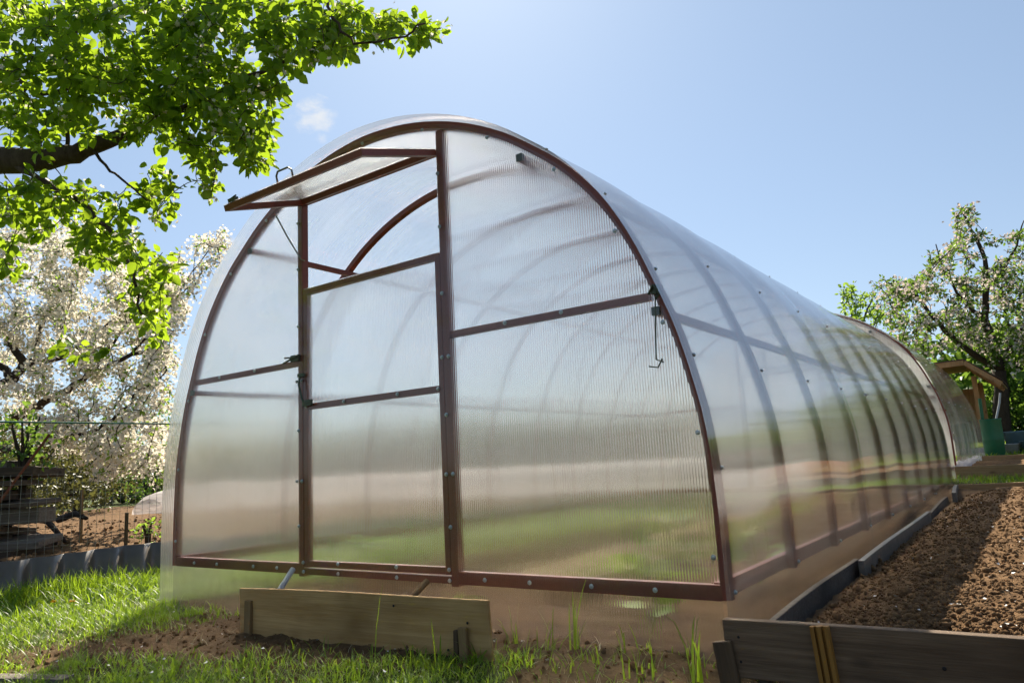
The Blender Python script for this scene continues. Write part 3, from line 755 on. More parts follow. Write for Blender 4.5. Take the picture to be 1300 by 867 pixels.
def seedling(x, y, h):
    t = tag(empty('seedling', (x, y, gz(x, y))), 'young leafy seedling in a row inside the greenhouse', 'seedling', 'seedlings inside the greenhouse')
    MB().tube([(0, 0, -.02), (.01, 0, h*.5), (0, .01, h)], .004, 5).build('stem', M['grass'], t); n = 16
    P_ = np.stack([RN.normal(size=n)*.012, RN.normal(size=n)*.012, RN.uniform(.25, 1, n)*h], 1); D_ = rnd_unit(n); D_[:, 2] = abs(D_[:, 2])*.3
    leaves_obj('foliage', P_, D_, rnd_unit(n)*.3+np.array([0, 0, 1]), RN.uniform(.06, .11, n), RN.uniform(.03, .05, n), M['leaf_mid'], t, .1)
for i in range(7):
    seedling(-1.1+R.gauss(0, .06), .7+i*.75, R.uniform(.15, .32)); seedling(1.0+R.gauss(0, .06), .9+i*.75, R.uniform(.12, .28))
G2 = greenhouse((0, 6.98, .14), 4.1, 6, 0, .685, 'second arched greenhouse standing behind the far end of the long one', False, 1.0, zbot=.04, over=.02, roofmat='poly_old_roof', endmat='poly_old')
# white film gathered along the foot of the second greenhouse
mb = MB(); pts = [(1.535, 6.95+i*.12, .29+gbase(1.5, 6.95+i*.12)*.25+.012*math.sin(i*1.9)) for i in range(36)]
mb.tube(pts, [.045+.022*math.sin(i*1.3)+.02*R.random() for i in range(36)], 8)
mb.tube([(1.55, 11.1, .36), (1.56, 11.2, .46), (1.50, 11.3, .50)], [.10, .09, .05], 8)
tag(mb.build('film_roll', M['film'], None, True), 'crumpled white film bundled along the foot of the second greenhouse', 'film')

# ------------------------------------------------------------------ boards and pegs at the front
def board(a, b, h, th, mat, label, cat='board', group=None, tilt=0, name='board', up=(0, 0, 1), warp=.004):
    "a plank on edge from a to b (bottom centre line), height h; slightly warped, bevelled"
    a = Vector(a); b = Vector(b); d = (b-a); L = d.length; n = max(2, int(L/.12)); vs = []; fs = []
    ang = math.atan2(d.y, d.x)
    for i in range(n+1):
        t = i/n; x = L*t; wy = warp*math.sin(t*4.1+a.x*3) ; wz = warp*.7*math.sin(t*5.3+a.y)
        for sy, sz in ((-1, 0), (1, 0), (1, 1), (-1, 1)): vs.append((x, sy*th/2+wy, sz*h+wz))
    for i in range(n):
        for k in range(4): j = (k+1) % 4; fs.append((i*4+k, i*4+4+k, i*4+4+j, i*4+j))
    fs += [(0, 1, 2, 3), (n*4+3, n*4+2, n*4+1, n*4)]
    o = MB().add(vs, fs).build(name, mat); o.location = a
    pitch = math.atan2(d.z, math.hypot(d.x, d.y)); o.rotation_euler = (tilt, -pitch, ang)
    bv = o.modifiers.new('bevel', 'BEVEL'); bv.width = .003; bv.segments = 2; bv.limit_method = 'ANGLE'
    return tag(o, label, cat, group)
board((-.47, -.295, -.03), (.845, -.295, .0), .225, .014, M['ply'], 'pale stained plywood board standing on edge below the door', tilt=rad(1.5))
def peg(x, y, z0, z1, w, lean, mat, label, group=None, name='peg'):
    o = MB().box((0, 0, (z1-z0)/2), (w, .018, z1-z0)).build(name, mat, bevel=.002); o.location = (x, y, z0); o.rotation_euler = (lean[0], lean[1], .1); return tag(o, label, 'peg', group)
peg(-.405, -.318, -.05, .15, .035, (0, .03), M['peg'], 'brown wooden peg driven at the left end of the pale board', 'pegs of the step board')
peg(.752, -.320, -.02, .135, .030, (.0, -.04), M['peg'], 'short light peg at the right end of the pale board', 'pegs of the step board')
peg(.715, -.318, -.02, .125, .018, (.0, .02), M['pegdark'], 'thin dark peg beside the light one at the pale board', 'pegs of the step board')
o = MB().tube([(-.345, -.275, .10), (-.395, -.10, .245)], .012, 8).build('stick', M['bucket']); tag(o, 'grey stick leaning behind the left part of the pale board', 'stick', 'sticks leaning behind the board')
o = MB().tube([(.375, -.275, .12), (.415, -.12, .235)], .012, 8).build('stick', M['peg']); tag(o, 'brown stick leaning behind the right part of the pale board', 'stick', 'sticks leaning behind the board')
board((-.9, -1.235, -.01), (-.40, -1.01, -.01), .035, .06, M['board_old'], 'narrow plank lying in the grass at the bottom left corner')

# right bed boards
board((1.60, -.262, .075), (3.2, -.262, .085), .142, .032, M['board_dark'], 'dark weathered board along the front of the right bed')
peg(1.625, -.292, -.06, .165, .05, (-.03, -.12), M['pegdark'], 'dark leaning corner peg of the right bed')
o = MB()
for k in range(3): o.box((k*.0165, -.003, .09), (.0095, .018+.003*(k % 2), .26))
for k in range(2): o.box((k*.0165+.00825, .002, .09), (.006, .012, .259))
o = o.build('batten', M['batten']); o.location = (1.845, -.290, 0); o.rotation_euler = (0, rad(-4), 0); tag(o, 'yellow grooved batten nailed upright on the dark front board', 'batten')
board((1.672, -.24, .05), (1.672, 1.02, .075), .135, .020, M['board_grey'], 'grey side board of the right bed, nearest length', warp=.006)
board((1.702, .90, .06), (1.690, 3.05, .08), .15, .022, M['slate'], 'grey cement side strip of the right bed, middle length', warp=.008)
board((1.665, 2.98, .08), (1.650, 4.45, .10), .125, .020, M['board_grey'], 'grey side board of the right bed, far length', warp=.008)
board((1.70, 4.40, .10), (1.62, 5.55, .10), .165, .03, M['slate'], 'thick grey end piece of the bed side by the far corner')
board((1.55, 5.60, .14), (4.4, 5.62, .17), .125, .035, M['board_new'], 'yellowish far board closing the right bed')
board((1.50, 6.90, .25), (5.0, 6.90, .25), .135, .035, M['board_new'], 'pale front board of the second bed beyond')
board((1.62, 8.95, .33), (5.0, 8.95, .33), .12, .035, M['board_new'], 'thin back board of the second bed beyond')

def nails(par_label, pts, par):
    for p in pts:
        o = MB().lathe([(.0045, 0), (.0045, .0015), (.003, .0022)], 8).build('nail', M['cap'], par); o.location = p; o.rotation_euler = (rad(90), 0, 0)
for o_ in [o for o in bpy.data.objects if o.get('label', '').startswith('pale stained plywood')]:
    nails('', [(.07, -.0085, .17), (.07, -.0085, .10), (1.14, -.0085, .06), (1.23, -.0085, .15), (.9, -.0085, .19)], o_)
for o_ in [o for o in bpy.data.objects if o.get('label', '').startswith('dark weathered board')]:
    nails('', [(.04, -.018, .10), (.04, -.018, .04), (.27, -.018, .03), (.5, -.018, .07)], o_)
# ------------------------------------------------------------------ left: edging, mesh, lumber, tunnel
mb = MB(); n = 400; vs = []; fs = []
for j in range(2):
    for i in range(n+1):
        y = -1.45 + 2.15*i/n; x = -2.655 + .026*math.sin(2*math.pi*y/.185); z = -.03 if j == 0 else .248+.006*math.sin(y*5)
        vs.append((x, y, z)); vs.append((x-.006, y, z))
m_ = (n+1)*2
for i in range(n):
    a = 2*i; fs += [(a, a+2, m_+a+2, m_+a), (a+1, m_+a+1, m_+a+3, a+3), (m_+a, m_+a+2, m_+a+3, m_+a+1)]
fs += [(0, m_, m_+1, 1), (2*n, 2*n+1, m_+2*n+1, m_+2*n)]
tag(mb.add(vs, fs).build('corrugated_edging', M['edging'], None, True), 'grey corrugated sheet edging set on edge behind the left grass', 'edging')
o = MB().box((0, 0, .12), (.02, .10, .27)).build('edging_slab', M['slate'], bevel=.003); o.location = (-2.64, .66, 0); tag(o, 'dark flat slab at the end of the corrugated edging', 'slab')

fx = -2.72
fe = tag(empty('mesh_fence', (fx, -1.5, .22)), 'thin wire mesh fence with green top cord behind the corrugated edging', 'fence')
mb = MB()
for i in range(46): y = .0+i*.05; mb.tube([(0, y, .0), (R.gauss(0, .002), y+R.gauss(0, .003), .52)], .0011, 4)
for i in range(10): z = .02+i*.055; mb.tube([(0, 0, z), (0, 2.25, z)], .0009, 4)
mb.build('wire_mesh', M['wire'], fe)
MB().tube([(0, -.6, .838), (.0, .6, .835), (0, 1.4, .838), (0, 3.2, .846)], .006, 6).build('top_cord', M['green_wire'], fe)
peg(-2.70, .335, .15, .465, .018, (0, 0), M['pegdark'], 'short dark stake in the left bed before the row cover')
peg(-3.60, .455, .20, .63, .02, (.03, .02), M['peg'], 'thin brown stake standing behind the mesh fence')
o = MB().tube([(-3.0, -.36, .50), (-2.98, -.05, 1.0)], .009, 6).build('rod', M['rust']); tag(o, 'rusty rod leaning over the left lumber pile', 'rod')

# pile of old planks, each laid crosswise
lum = [  # centre z, height, depth, length, shift, material, label
    (.30, .07, .40, 1.9, .10, 'board_brown', 'dark bottom board of the lumber pile'),
    (.375, .05, .30, 2.0, .22, 'board_old', 'light split board near the bottom of the pile'),
    (.44, .06, .42, 1.8, .0, 'board_brown', 'brown board beneath the thick pale beam'),
    (.54, .12, .22, 1.9, .12, 'board_old', 'thick pale beam low in the lumber pile'),
    (.63, .045, .36, 1.7, -.05, 'board_brown', 'thin dark plank lying on the thick pale beam'),
    (.68, .035, .30, 2.0, .08, 'board_grey', 'thin grey plank with a gap above it in the lumber pile'),
    (.745, .07, .38, 1.7, .05, 'board_brown', 'wide dark plank in the middle of the lumber pile'),
    (.81, .04, .30, 1.9, .12, 'board_brown', 'brown plank just under the yellow one in the pile'),
    (.86, .03, .20, 1.6, -.05, 'batten', 'yellow plank end showing in the upper lumber pile'),
    (.92, .07, .34, 1.8, .10, 'board_brown', 'dark brown plank just under the top beam of the pile'),
    (1.01, .10, .24, 1.7, .0, 'board_old', 'topmost thick grey beam of the lumber pile'),
]
for i, (z, h, dpt, L, shf, mt, lb_) in enumerate(lum):
    z = .27+(z-.3)*.80; h *= .85; c = at(-78, 640, 5.0) + CR*(shf*1.4-.36)
    o = MB().box((0, 0, 0), (L, dpt, h)).build('plank', M[mt], bevel=.005); o.location = (c[0]+R.gauss(0, .03), c[1]+R.gauss(0, .05), z); o.rotation_euler = (R.gauss(0, .09), R.gauss(0, .022), .63+R.gauss(0, .09)); tag(o, lb_, 'plank', 'old planks piled at the left')
for i, (a, b, lb_) in enumerate((((-3.55, .10, .26), (-3.25, -.02, .24), 'short charred stick nearest the corrugated edging'), ((-4.3, .35, .46), (-3.5, .30, .27), 'long dark pole sloping out of the lumber pile'), ((-4.2, .55, .40), (-3.45, .42, .42), 'crooked branch poking right from the lumber pile'), ((-4.1, .15, .30), (-3.4, .20, .27), 'dark branch lying on the soil below the pile'))):
    a = Vector(a); b = Vector(b); m1 = (a+b)/2+Vector((0, .02, .04))
    o = MB().tube([a, m1, b], [.028, .024, .014], 7).build('branch', M['bark2'], None, True); tag(o, lb_, 'branch', 'loose branches by the lumber pile')
# small standing slab in front of pile
o = MB().box((0, 0, .1), (.5, .03, .26)).build('board', M['board_brown'], bevel=.004); o.location = (-3.35, -.35, .2); o.rotation_euler = (rad(-18), 0, rad(80)); tag(o, 'dark board leaning at the left edge under the pile', 'board')

# low tunnel under white cover, running behind the greenhouse
A_ = np.array([-8.95, 3.82]); d_ = np.array([.93, .38]); d_ /= np.linalg.norm(d_); s_ = np.array([-d_[1], d_[0]]); L_ = 9.0
tun = tag(empty('row_cover', (0, 0, 0)), 'long low tunnel of white cover over hoops on the left plot', 'row cover')
nu, nv = 120, 22; V_ = np.empty((nu+1, nv+1, 3))
for i in range(nu+1):
    u = L_*i/nu; hoop = abs(math.sin(math.pi*u/1.0)); taper = min(1, .50+.50*math.sqrt(min(1, u/.7)))
    for j in range(nv+1):
        t = math.pi*j/nv; w = .42*(1-.03*hoop); h = (.44-.035*hoop)*taper
        c = A_ + d_*u + s_*(-math.cos(t)*w*(.6+.4*taper)); z = .20 + max(0, math.sin(t))**.8*h + .01*fnz(u*6, j*.6, 3)
        V_[i, j] = (c[0], c[1], z)
q = np.arange(nu*(nv+1)).reshape(nu, nv+1)[:, :-1].ravel(); Lp = np.stack([q, q+1, q+nv+2, q+nv+1], 1)
mesh_np('cover', V_, Lp.ravel(), np.full(len(q), 4), M['film'], tun, smooth=True)
for k in range(9):
    u = .95+k*1.0; pts = []
    for j in range(15):
        t = math.pi*j/14; c = A_ + d_*u + s_*(-math.cos(t)*.425); pts.append((c[0], c[1], .20+max(0, math.sin(t))**.8*.445))
    MB().tube(pts, .009, 5).build('hoop', M['wire'], tun)

# ------------------------------------------------------------------ trees
class Tree:
    "a skeleton that grows twigs from hand laid limbs towards points in the crown"
    def __init__(s): s.mb = MB(); s.nodes = []; s.rad = []; s.tips = []; s.paths = []
    def limb(s, pts, r0, r1, n=8, wob=.0):
        P_ = resample3(pts, max(6, int(3*len(pts)))); m = len(P_)
        if wob: P_ = [p + RN.normal(size=3)*wob*(0 < i < m-1) for i, p in enumerate(P_)]
        rr = [r0+(r1-r0)*i/(m-1) for i in range(m)]
        s.mb.tube(P_, [r*(1+.10*R.random()) for r in rr], n)
        for p, r in zip(P_, rr): s.nodes.append(np.array(p)); s.rad.append(r)
    def grow(s, targets, rtip=.0015, k=.55, sag=.0, sides=4, maxlen=1e9):
        T = np.array(targets); N = np.array(s.nodes); N0 = len(N)
        d = np.sqrt(((T[:, None]-N[None])**2).sum(2)).min(1); order = np.argsort(d)
        buf = np.empty((len(N)+len(T)*6, 3)); buf[:N0] = N; rr = list(s.rad); cnt = N0
        for ti in order:
            t = T[ti]; dd = ((buf[:cnt]-t)**2).sum(1); i = int(np.argmin(dd)); a = buf[i].copy(); L = math.sqrt(dd[i])
            if L < 1e-3 or L > maxlen: continue
            ra = max(rtip*1.6, min(rr[i]*k, rtip + L*.012)); m = 5; pts = []
            off = RN.normal(size=3)*L*.10
            for q in range(m+1):
                u = q/m; p = a + (t-a)*u + off*math.sin(math.pi*u) + np.array([0, 0, -sag*L*math.sin(math.pi*u)]); pts.append(p)
            s.mb.tube(pts, [ra + (rtip-ra)*q/m for q in range(m+1)], sides)
            for q in range(1, m+1): buf[cnt] = pts[q]; rr.append(ra+(rtip-ra)*q/m); cnt += 1
            s.paths.append(np.array(pts))
def resample3(pts, n):
    P_ = [np.array(p, float) for p in pts]; P_ = [2*P_[0]-P_[1]] + P_ + [2*P_[-1]-P_[-2]]; out = []
    for i in range(1, len(P_)-2):
        a, b, c, d = P_[i-1:i+3]
        for k in range(4):
            t = k/4; out.append(.5*((2*b)+(-a+c)*t+(2*a-5*b+4*c-d)*t*t+(-a+3*b-3*c+d)*t**3))
    out.append(P_[-2]); return out

# --- the pear bough hanging in from the left, near the camera
D0 = 3.3
pear = tag(empty('pear_tree', tuple(at(-420, 700, 3.9)*np.array([1, 1, 0]))), 'green leaved fruit tree whose bough hangs over the upper left', 'tree')
inv = Vector(pear.location)
T = Tree()
def atl(px, py, d=D0): return at(px, py, d)
tx, ty, _z = pear.location
hub = atl(-330, 235, 3.8)
T.limb([(tx, ty, -.1), (tx+.02, ty, .7), tuple(hub+np.array([0, 0, -.5])), tuple(hub)], .13, .085, 10)
T.limb([tuple(hub), tuple(atl(-150, 215, 3.6)), tuple(atl(0, 205, 3.35)), tuple(atl(60, 203, 3.3)), tuple(atl(110, 190, 3.28)), tuple(atl(168, 166, 3.25))], .075, .026, 10, .004)
T.limb([tuple(atl(168, 166, 3.25)), tuple(atl(210, 146, 3.25)), tuple(atl(250, 132, 3.2)), tuple(atl(300, 105, 3.15)), tuple(atl(345, 85, 3.1)), tuple(atl(400, 62, 3.1))], .015, .006, 7, .006)
T.limb([tuple(atl(210, 146, 3.25)), tuple(atl(262, 138, 3.3)), tuple(atl(300, 130, 3.35)), tuple(atl(330, 125, 3.4))], .008, .004, 6, .005)
T.limb([tuple(atl(20, 210, 3.3)), tuple(atl(60, 232, 3.2)), tuple(atl(92, 250, 3.1)), tuple(atl(120, 275, 3.05)), tuple(atl(146, 305, 3.0)), tuple(atl(168, 345, 3.0)), tuple(atl(180, 400, 3.0))], .014, .004, 7, .006)
T.limb([tuple(atl(118, 190, 3.28)), tuple(atl(140, 215, 3.2)), tuple(atl(170, 240, 3.2)), tuple(atl(200, 262, 3.2))], .007, .003, 6, .005)
T.limb([tuple(atl(27, 203, 3.3)), tuple(atl(28, 150, 3.35)), tuple(atl(35, 80, 3.45)), tuple(atl(45, 20, 3.5))], .007, .003, 6, .006)
T.limb([tuple(atl(85, 190, 3.3)), tuple(atl(90, 140, 3.4)), tuple(atl(95, 80, 3.5)), tuple(atl(100, 10, 3.6))], .010, .004, 6, .006)
T.limb([tuple(hub), tuple(atl(-150, 60, 3.9)), tuple(atl(-20, -5, 3.8)), tuple(atl(35, 14, 3.75)), tuple(atl(80, 40, 3.6)), tuple(atl(150, 20, 3.5)), tuple(atl(230, -10, 3.4))], .05, .008, 8, .008)
T.limb([tuple(atl(-100, 90, 3.9)), tuple(atl(-30, 75, 3.6)), tuple(atl(20, 100, 3.5)), tuple(atl(60, 120, 3.45)), tuple(atl(130, 90, 3.5)), tuple(atl(160, 40, 3.5))], .02, .005, 7, .008)
T.limb([tuple(atl(230, -10, 3.4)), tuple(atl(300, 5, 3.3)), tuple(atl(400, -5, 3.1)), tuple(atl(425, 25, 3.0)), tuple(atl(450, 52, 2.95)), tuple(atl(500, 50, 2.9)), tuple(atl(540, 30, 2.9))], .009, .003, 6, .006)
blobs = [(60, 55, 100, 75, 120), (170, 50, 100, 75, 130), (290, 55, 100, 75, 135), (395, 35, 70, 45, 70), (445, 40, 45, 35, 26), (505, 35, 45, 20, 26), (545, 35, 16, 14, 6),
         (310, 135, 50, 48, 66), (235, 140, 60, 50, 62), (325, 185, 24, 26, 20), (265, 225, 16, 42, 18), (200, 235, 26, 26, 14), (140, 120, 80, 55, 66), (50, 130, 60, 60, 50),
         (50, 255, 60, 30, 30), (110, 270, 50, 30, 26), (140, 315, 55, 22, 24), (190, 330, 32, 24, 14), (185, 375, 26, 32, 18), (195, 415, 14, 24, 7), (98, 436, 26, 10, 5), (18, 325, 18, 22, 6), (25, 285, 40, 22, 12), (210, 270, 14, 12, 4),
         (-120, 60, 120, 100, 60), (-120, 220, 120, 70, 30)]
tg = []
for cx_, cy_, rx, ry, n in blobs:
    for _ in range(int(n*1.1)):
        a = R.uniform(0, 6.283); q = math.sqrt(R.random())
        d = 3.25 + R.gauss(0, .22); d = max(2.8, d)
        tg.append(at(cx_+rx*q*math.cos(a), cy_+ry*q*math.sin(a), d))
T.grow(tg, .0013, .5, .03, 4, 1.2)
T.mb.build('branches', M['bark'], None, True).parent = pear
bpy.context.view_layer.update()
def reparent(o, root):
    o.parent = root; o.matrix_parent_inverse = Matrix.Translation(-Vector(root.location))
for c in pear.children: reparent(c, pear)
def leaves_along(paths, per, frm=.35, spread=.02, droop=.35):
    P_ = []; D_ = []
    for pth in paths:
        n = R.randint(int(per*.7), int(per*1.3)) if per >= 2 else (1 if R.random() < per else 0)
        m = len(pth)-1; L = np.linalg.norm(pth[-1]-pth[0])
        f0 = max(frm, 1-.22/max(L, 1e-3)) if frm < 1 else frm
        for k in range(n):
            u = f0+(1-f0)*R.random()**.7; x = u*m; i = min(m-1, int(x)); p = pth[i]+(pth[i+1]-pth[i])*(x-i)
            ax = pth[i+1]-pth[i]; ax /= np.linalg.norm(ax)+1e-9
            d = ax*.5 + RN.normal(size=3)*.75 + np.array([0, 0, -droop]); d /= np.linalg.norm(d)
            P_.append(p + d*spread*R.random()); D_.append(d)
    return np.array(P_), np.array(D_)
P_, D_ = leaves_along(T.paths, 9, .3, .04, .45); n = len(P_)
N_ = RN.normal(size=(n, 3))*.7 + np.array([0, 0, .8]); Ls = RN.uniform(.026, .060, n)
lf = leaves_obj('foliage', P_, D_, N_, Ls, Ls*RN.uniform(.62, .82, n), M['leaf_near'], None); reparent(lf, pear)
idx = [i for i in range(len(T.paths)) if R.random() < .22]; P_ = []
for i in idx:
    c = T.paths[i][-1]
    for _ in range(R.randint(4, 9)): P_.append(c + RN.normal(size=3)*.02)
P_ = np.array(P_); fl = flowers_obj('blossom', P_, rnd_unit(len(P_)), RN.uniform(.009, .014, len(P_)), M['petal'], None); reparent(fl, pear)

def blossom_tree(name, label, trunk, limbs, blobs, depth_sd, leaf_n, flower_n, bark, leafmat, petalmat, leaf_len, fl_r, group=None, rt=.003, leaf_spread=.03, fl_spread=.05, sag=0):
    base = trunk[0]; root = tag(empty(name, (base[0], base[1], base[2])), label, 'tree', group)
    T = Tree(); T.limb(trunk, trunk_r[0], trunk_r[1], 9, .01)
    for L, r0, r1 in limbs: T.limb([tuple(p) for p in L], r0, r1, 7, .012)
    tg = []
    for px, py, rx, ry, d, n in blobs:
        for _ in range(n):
            a = R.uniform(0, 6.283); q = R.random()**.45; dd = d + R.gauss(0, depth_sd)
            tg.append(at(px+rx*q*math.cos(a), py+ry*q*math.sin(a), dd))
    T.grow(tg, rt, .55, sag, 4, 3.5)
    reparent(T.mb.build('limbs', bark, None, True), root)
    if leaf_n:
        P_, D_ = leaves_along(T.paths, leaf_n, .2, leaf_spread, .1); n = len(P_); N_ = rnd_unit(n)+np.array([0, 0, .5]); Ls = RN.uniform(.6, 1.2, n)*leaf_len
        reparent(leaves_obj('foliage', P_, D_, N_, Ls, Ls*.55, leafmat, None), root)
    if flower_n:
        P_, D_ = leaves_along(T.paths, flower_n, .05, fl_spread, 0); P_ = P_ + RN.normal(size=P_.shape)*fl_spread*.6
        reparent(flowers_obj('blossom', P_, rnd_unit(len(P_)), RN.uniform(.7, 1.25, len(P_))*fl_r, petalmat, None), root)
    return root, T
# --- white cherry behind the left corner
trunk_r = (.13, .09)
d = 7.5
root_xy = at(-60, 690, d); root_z = .2
tr = [(root_xy[0], root_xy[1], .15), tuple(at(-45, 600, d)), tuple(at(-20, 560, d))]
hubp = at(-20, 560, d)
limbs = [([hubp, at(20, 530, d), at(48, 515, d), at(77, 499, d-.1), at(116, 474, d-.2), at(166, 450, d-.3), at(215, 432, d-.3)], .055, .012),
         ([hubp, at(-10, 500, d), at(18, 480, d), at(32, 462, d), at(60, 458, d+.2), at(85, 450, d+.3), at(130, 420, d+.4), at(175, 380, d+.5)], .06, .012),
         ([at(32, 462, d), at(15, 440, d), at(2, 415, d+.1), at(-10, 370, d+.3), at(5, 320, d+.5)], .04, .01),
         ([at(18, 480, d), at(5, 468, d), at(-30, 455, d)], .04, .03),
         ([at(40, 470, d), at(60, 400, d+.4), at(90, 350, d+.5), at(120, 300, d+.6)], .025, .006),
         ([hubp, at(30, 575, d-.4), at(66, 561, d-.6), at(90, 553, d-.6), at(119, 548, d-.7), at(145, 530, d-.7), at(170, 505, d-.8), at(212, 470, d-.8)], .032, .006),
         ([at(90, 553, d-.6), at(120, 548, d-.6), at(160, 543, d-.6), at(196, 540, d-.5)], .014, .005),
         ([at(116, 474, d-.2), at(150, 425, d-.2), at(200, 370, d-.1), at(235, 330, d)], .016, .004),
         ([at(166, 450, d-.3), at(210, 400, d-.2), at(245, 345, d), at(280, 295, d)], .013, .003)]
bl_ = [(30, 350, 80, 60, d+.3, 110), (110, 360, 70, 60, d+.2, 110), (180, 390, 50, 55, d, 90), (225, 370, 25, 55, d, 34), (262, 330, 22, 38, d, 16), (275, 305, 14, 14, d, 6),
       (60, 430, 80, 50, d, 110), (150, 460, 70, 50, d-.2, 100), (200, 480, 25, 60, d-.3, 50), (40, 520, 60, 40, d-.3, 60), (110, 545, 60, 35, d-.7, 60), (175, 560, 40, 40, d-.8, 60), (200, 590, 18, 22, d-.6, 16),
       (130, 590, 30, 16, d-.8, 14), (60, 300, 60, 25, d+.6, 30), (-80, 400, 80, 120, d, 60), (20, 290, 40, 20, d+.6, 16), (150, 310, 30, 22, d+.5, 14)]
blossom_tree('cherry_tree', 'cherry tree covered in white blossom behind the left corner of the greenhouse', tr, limbs, bl_, .45, 6, 30, M['bark2'], M['leaf_bright'], M['petal'], .045, .018, fl_spread=.058)
# --- apple tree on the right, behind the shed
d = 15.0; trunk_r = (.16, .12)
b0 = at(1272, 560, d)
tr = [(b0[0], b0[1], gbase(b0[0], b0[1])-.1), tuple(at(1272, 520, d)), tuple(at(1268, 470, d))]
hubp = at(1268, 470, d)
limbs = [([hubp, at(1262, 440, d), at(1250, 410, d), at(1252, 370, d), at(1250, 330, d), at(1232, 290, d), at(1216, 258, d)], .10, .012),
         ([hubp, at(1230, 445, d), at(1200, 420, d), at(1178, 395, d), at(1160, 370, d), at(1125, 358, d)], .07, .012),
         ([at(1250, 410, d), at(1222, 380, d), at(1200, 345, d), at(1188, 310, d)], .04, .01),
         ([at(1252, 370, d), at(1275, 340, d), at(1290, 310, d), at(1300, 280, d)], .04, .01),
         ([hubp, at(1290, 430, d), at(1310, 400, d)], .06, .03)]
bl_ = [(1225, 280, 18, 22, d, 18), (1240, 330, 40, 40, d, 55), (1190, 380, 50, 40, d, 70), (1150, 385, 35, 30, d, 36), (1125, 362, 18, 12, d, 10), (1260, 400, 60, 50, d, 90), (1200, 425, 60, 30, d, 50), (1290, 350, 30, 60, d, 50), (1300, 450, 50, 30, d, 40), (1340, 400, 60, 80, d, 50), (1160, 430, 30, 25, d, 16), (1192, 350, 16, 40, d, 16)]
blossom_tree('apple_tree', 'apple tree in pale pink blossom behind the shed at the right', tr, limbs, bl_, .7, 15, 9, M['bark2'], M['leaf_mid'], M['petal_pink'], .085, .036, rt=.006, leaf_spread=.08, fl_spread=.10)
# second trunk
d = 16.0; trunk_r = (.14, .09); b0 = at(1292, 560, d); hubp = at(1294, 450, d)
blossom_tree('apple_tree', 'leafy dark trunked tree at the right edge beside the blossoming one', [(b0[0], b0[1], .3), tuple(at(1290, 510, d)), tuple(hubp)], [([hubp, at(1305, 400, d), at(1315, 330, d)], .07, .02), ([hubp, at(1280, 410, d), at(1270, 380, d)], .05, .015)],
             [(1310, 400, 50, 60, d, 60), (1280, 440, 40, 25, d, 40), (1320, 330, 30, 50, d, 30)], .7, 12, 1.2, M['bark2'], M['leaf_mid'], M['petal_pink'], .09, .034, rt=.006, leaf_spread=.08)
# light green young tree behind
d = 22.0; trunk_r = (.09, .05); b0 = at(1090, 560, d); hubp = at(1090, 430, d)
blossom_tree('young_tree', 'bright green leafy young tree behind the roof of the greenhouse', [(b0[0], b0[1], .3), tuple(at(1091, 500, d)), tuple(hubp)], [([hubp, at(1082, 400, d), at(1075, 375, d)], .04, .015), ([hubp, at(1100, 395, d), at(1108, 380, d)], .04, .015)],
             [(1080, 385, 16, 24, d, 30), (1100, 390, 22, 26, d, 34), (1130, 420, 30, 30, d, 30)], .6, 12, 0, M['bark2'], M['leaf_bright'], M['petal'], .12, .03, rt=.008, leaf_spread=.12)

# bushes
def bush(name, label, c, rx, ry, rz, n, leaf_len, mat, group=None, stems=9):
    root = tag(empty(name, (c[0], c[1], c[2])), label, 'bush', group); mb = MB()
    for _ in range(stems):
        a = R.uniform(0, 6.28); e = (rx*.6*math.cos(a), ry*.6*math.sin(a), rz*R.uniform(1.1, 1.8)); mb.tube([(0, 0, -.05), (e[0]*.3, e[1]*.3, e[2]*.5), e], [.02, .014, .005], 5)
    mb.build('stems', M['bark2'], root)
    U = rnd_unit(n)*(RN.random(n)**.35)[:, None]
    keep = np.array([fnz(u[0]*2.3+c[0], u[1]*2.3+c[1], u[2]*2.3, 3) > -.22 for u in U]); U = U[keep]; n = len(U)
    P_ = U*np.array([rx, ry, rz]) + np.array([0, 0, rz*.98]); D_ = rnd_unit(n)+U*.6; Ls = RN.uniform(.6, 1.2, n)*leaf_len
    leaves_obj('foliage', P_, D_, rnd_unit(n)+np.array([0, 0, .6]), Ls, Ls*.6, mat, root)
    return root
def gxy(px, d, z=0.2): p = at(px, 600, d); return (p[0], p[1], z)
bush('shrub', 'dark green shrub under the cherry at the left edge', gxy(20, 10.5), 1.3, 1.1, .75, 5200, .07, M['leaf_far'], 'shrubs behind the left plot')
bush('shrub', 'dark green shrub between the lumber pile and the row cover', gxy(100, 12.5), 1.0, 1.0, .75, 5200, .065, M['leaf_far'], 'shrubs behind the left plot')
bush('shrub', 'brighter shrub directly behind the start of the row cover', gxy(190, 16.5), 1.8, 1.2, 1.2, 6000, .065, M['leaf_mid'], 'shrubs behind the left plot')
bush('shrub', 'yellow green sprig beside the left corner of the greenhouse', (-2.95, .62, .22), .10, .10, .09, 90, .035, M['leaf_bright'], None, 4)
bush('shrub', 'green shrub behind buckets at the right edge', gxy(1300, 15.5, .5), 1.2, 1.0, .7, 5000, .09, M['leaf_mid'])
# leafy canes climbing over the lumber pile
bush('shrub', 'light green shoots growing through the lumber pile', (-3.35, -.05, .65), .20, .22, .30, 420, .045, M['leaf_mid'], None, 6)

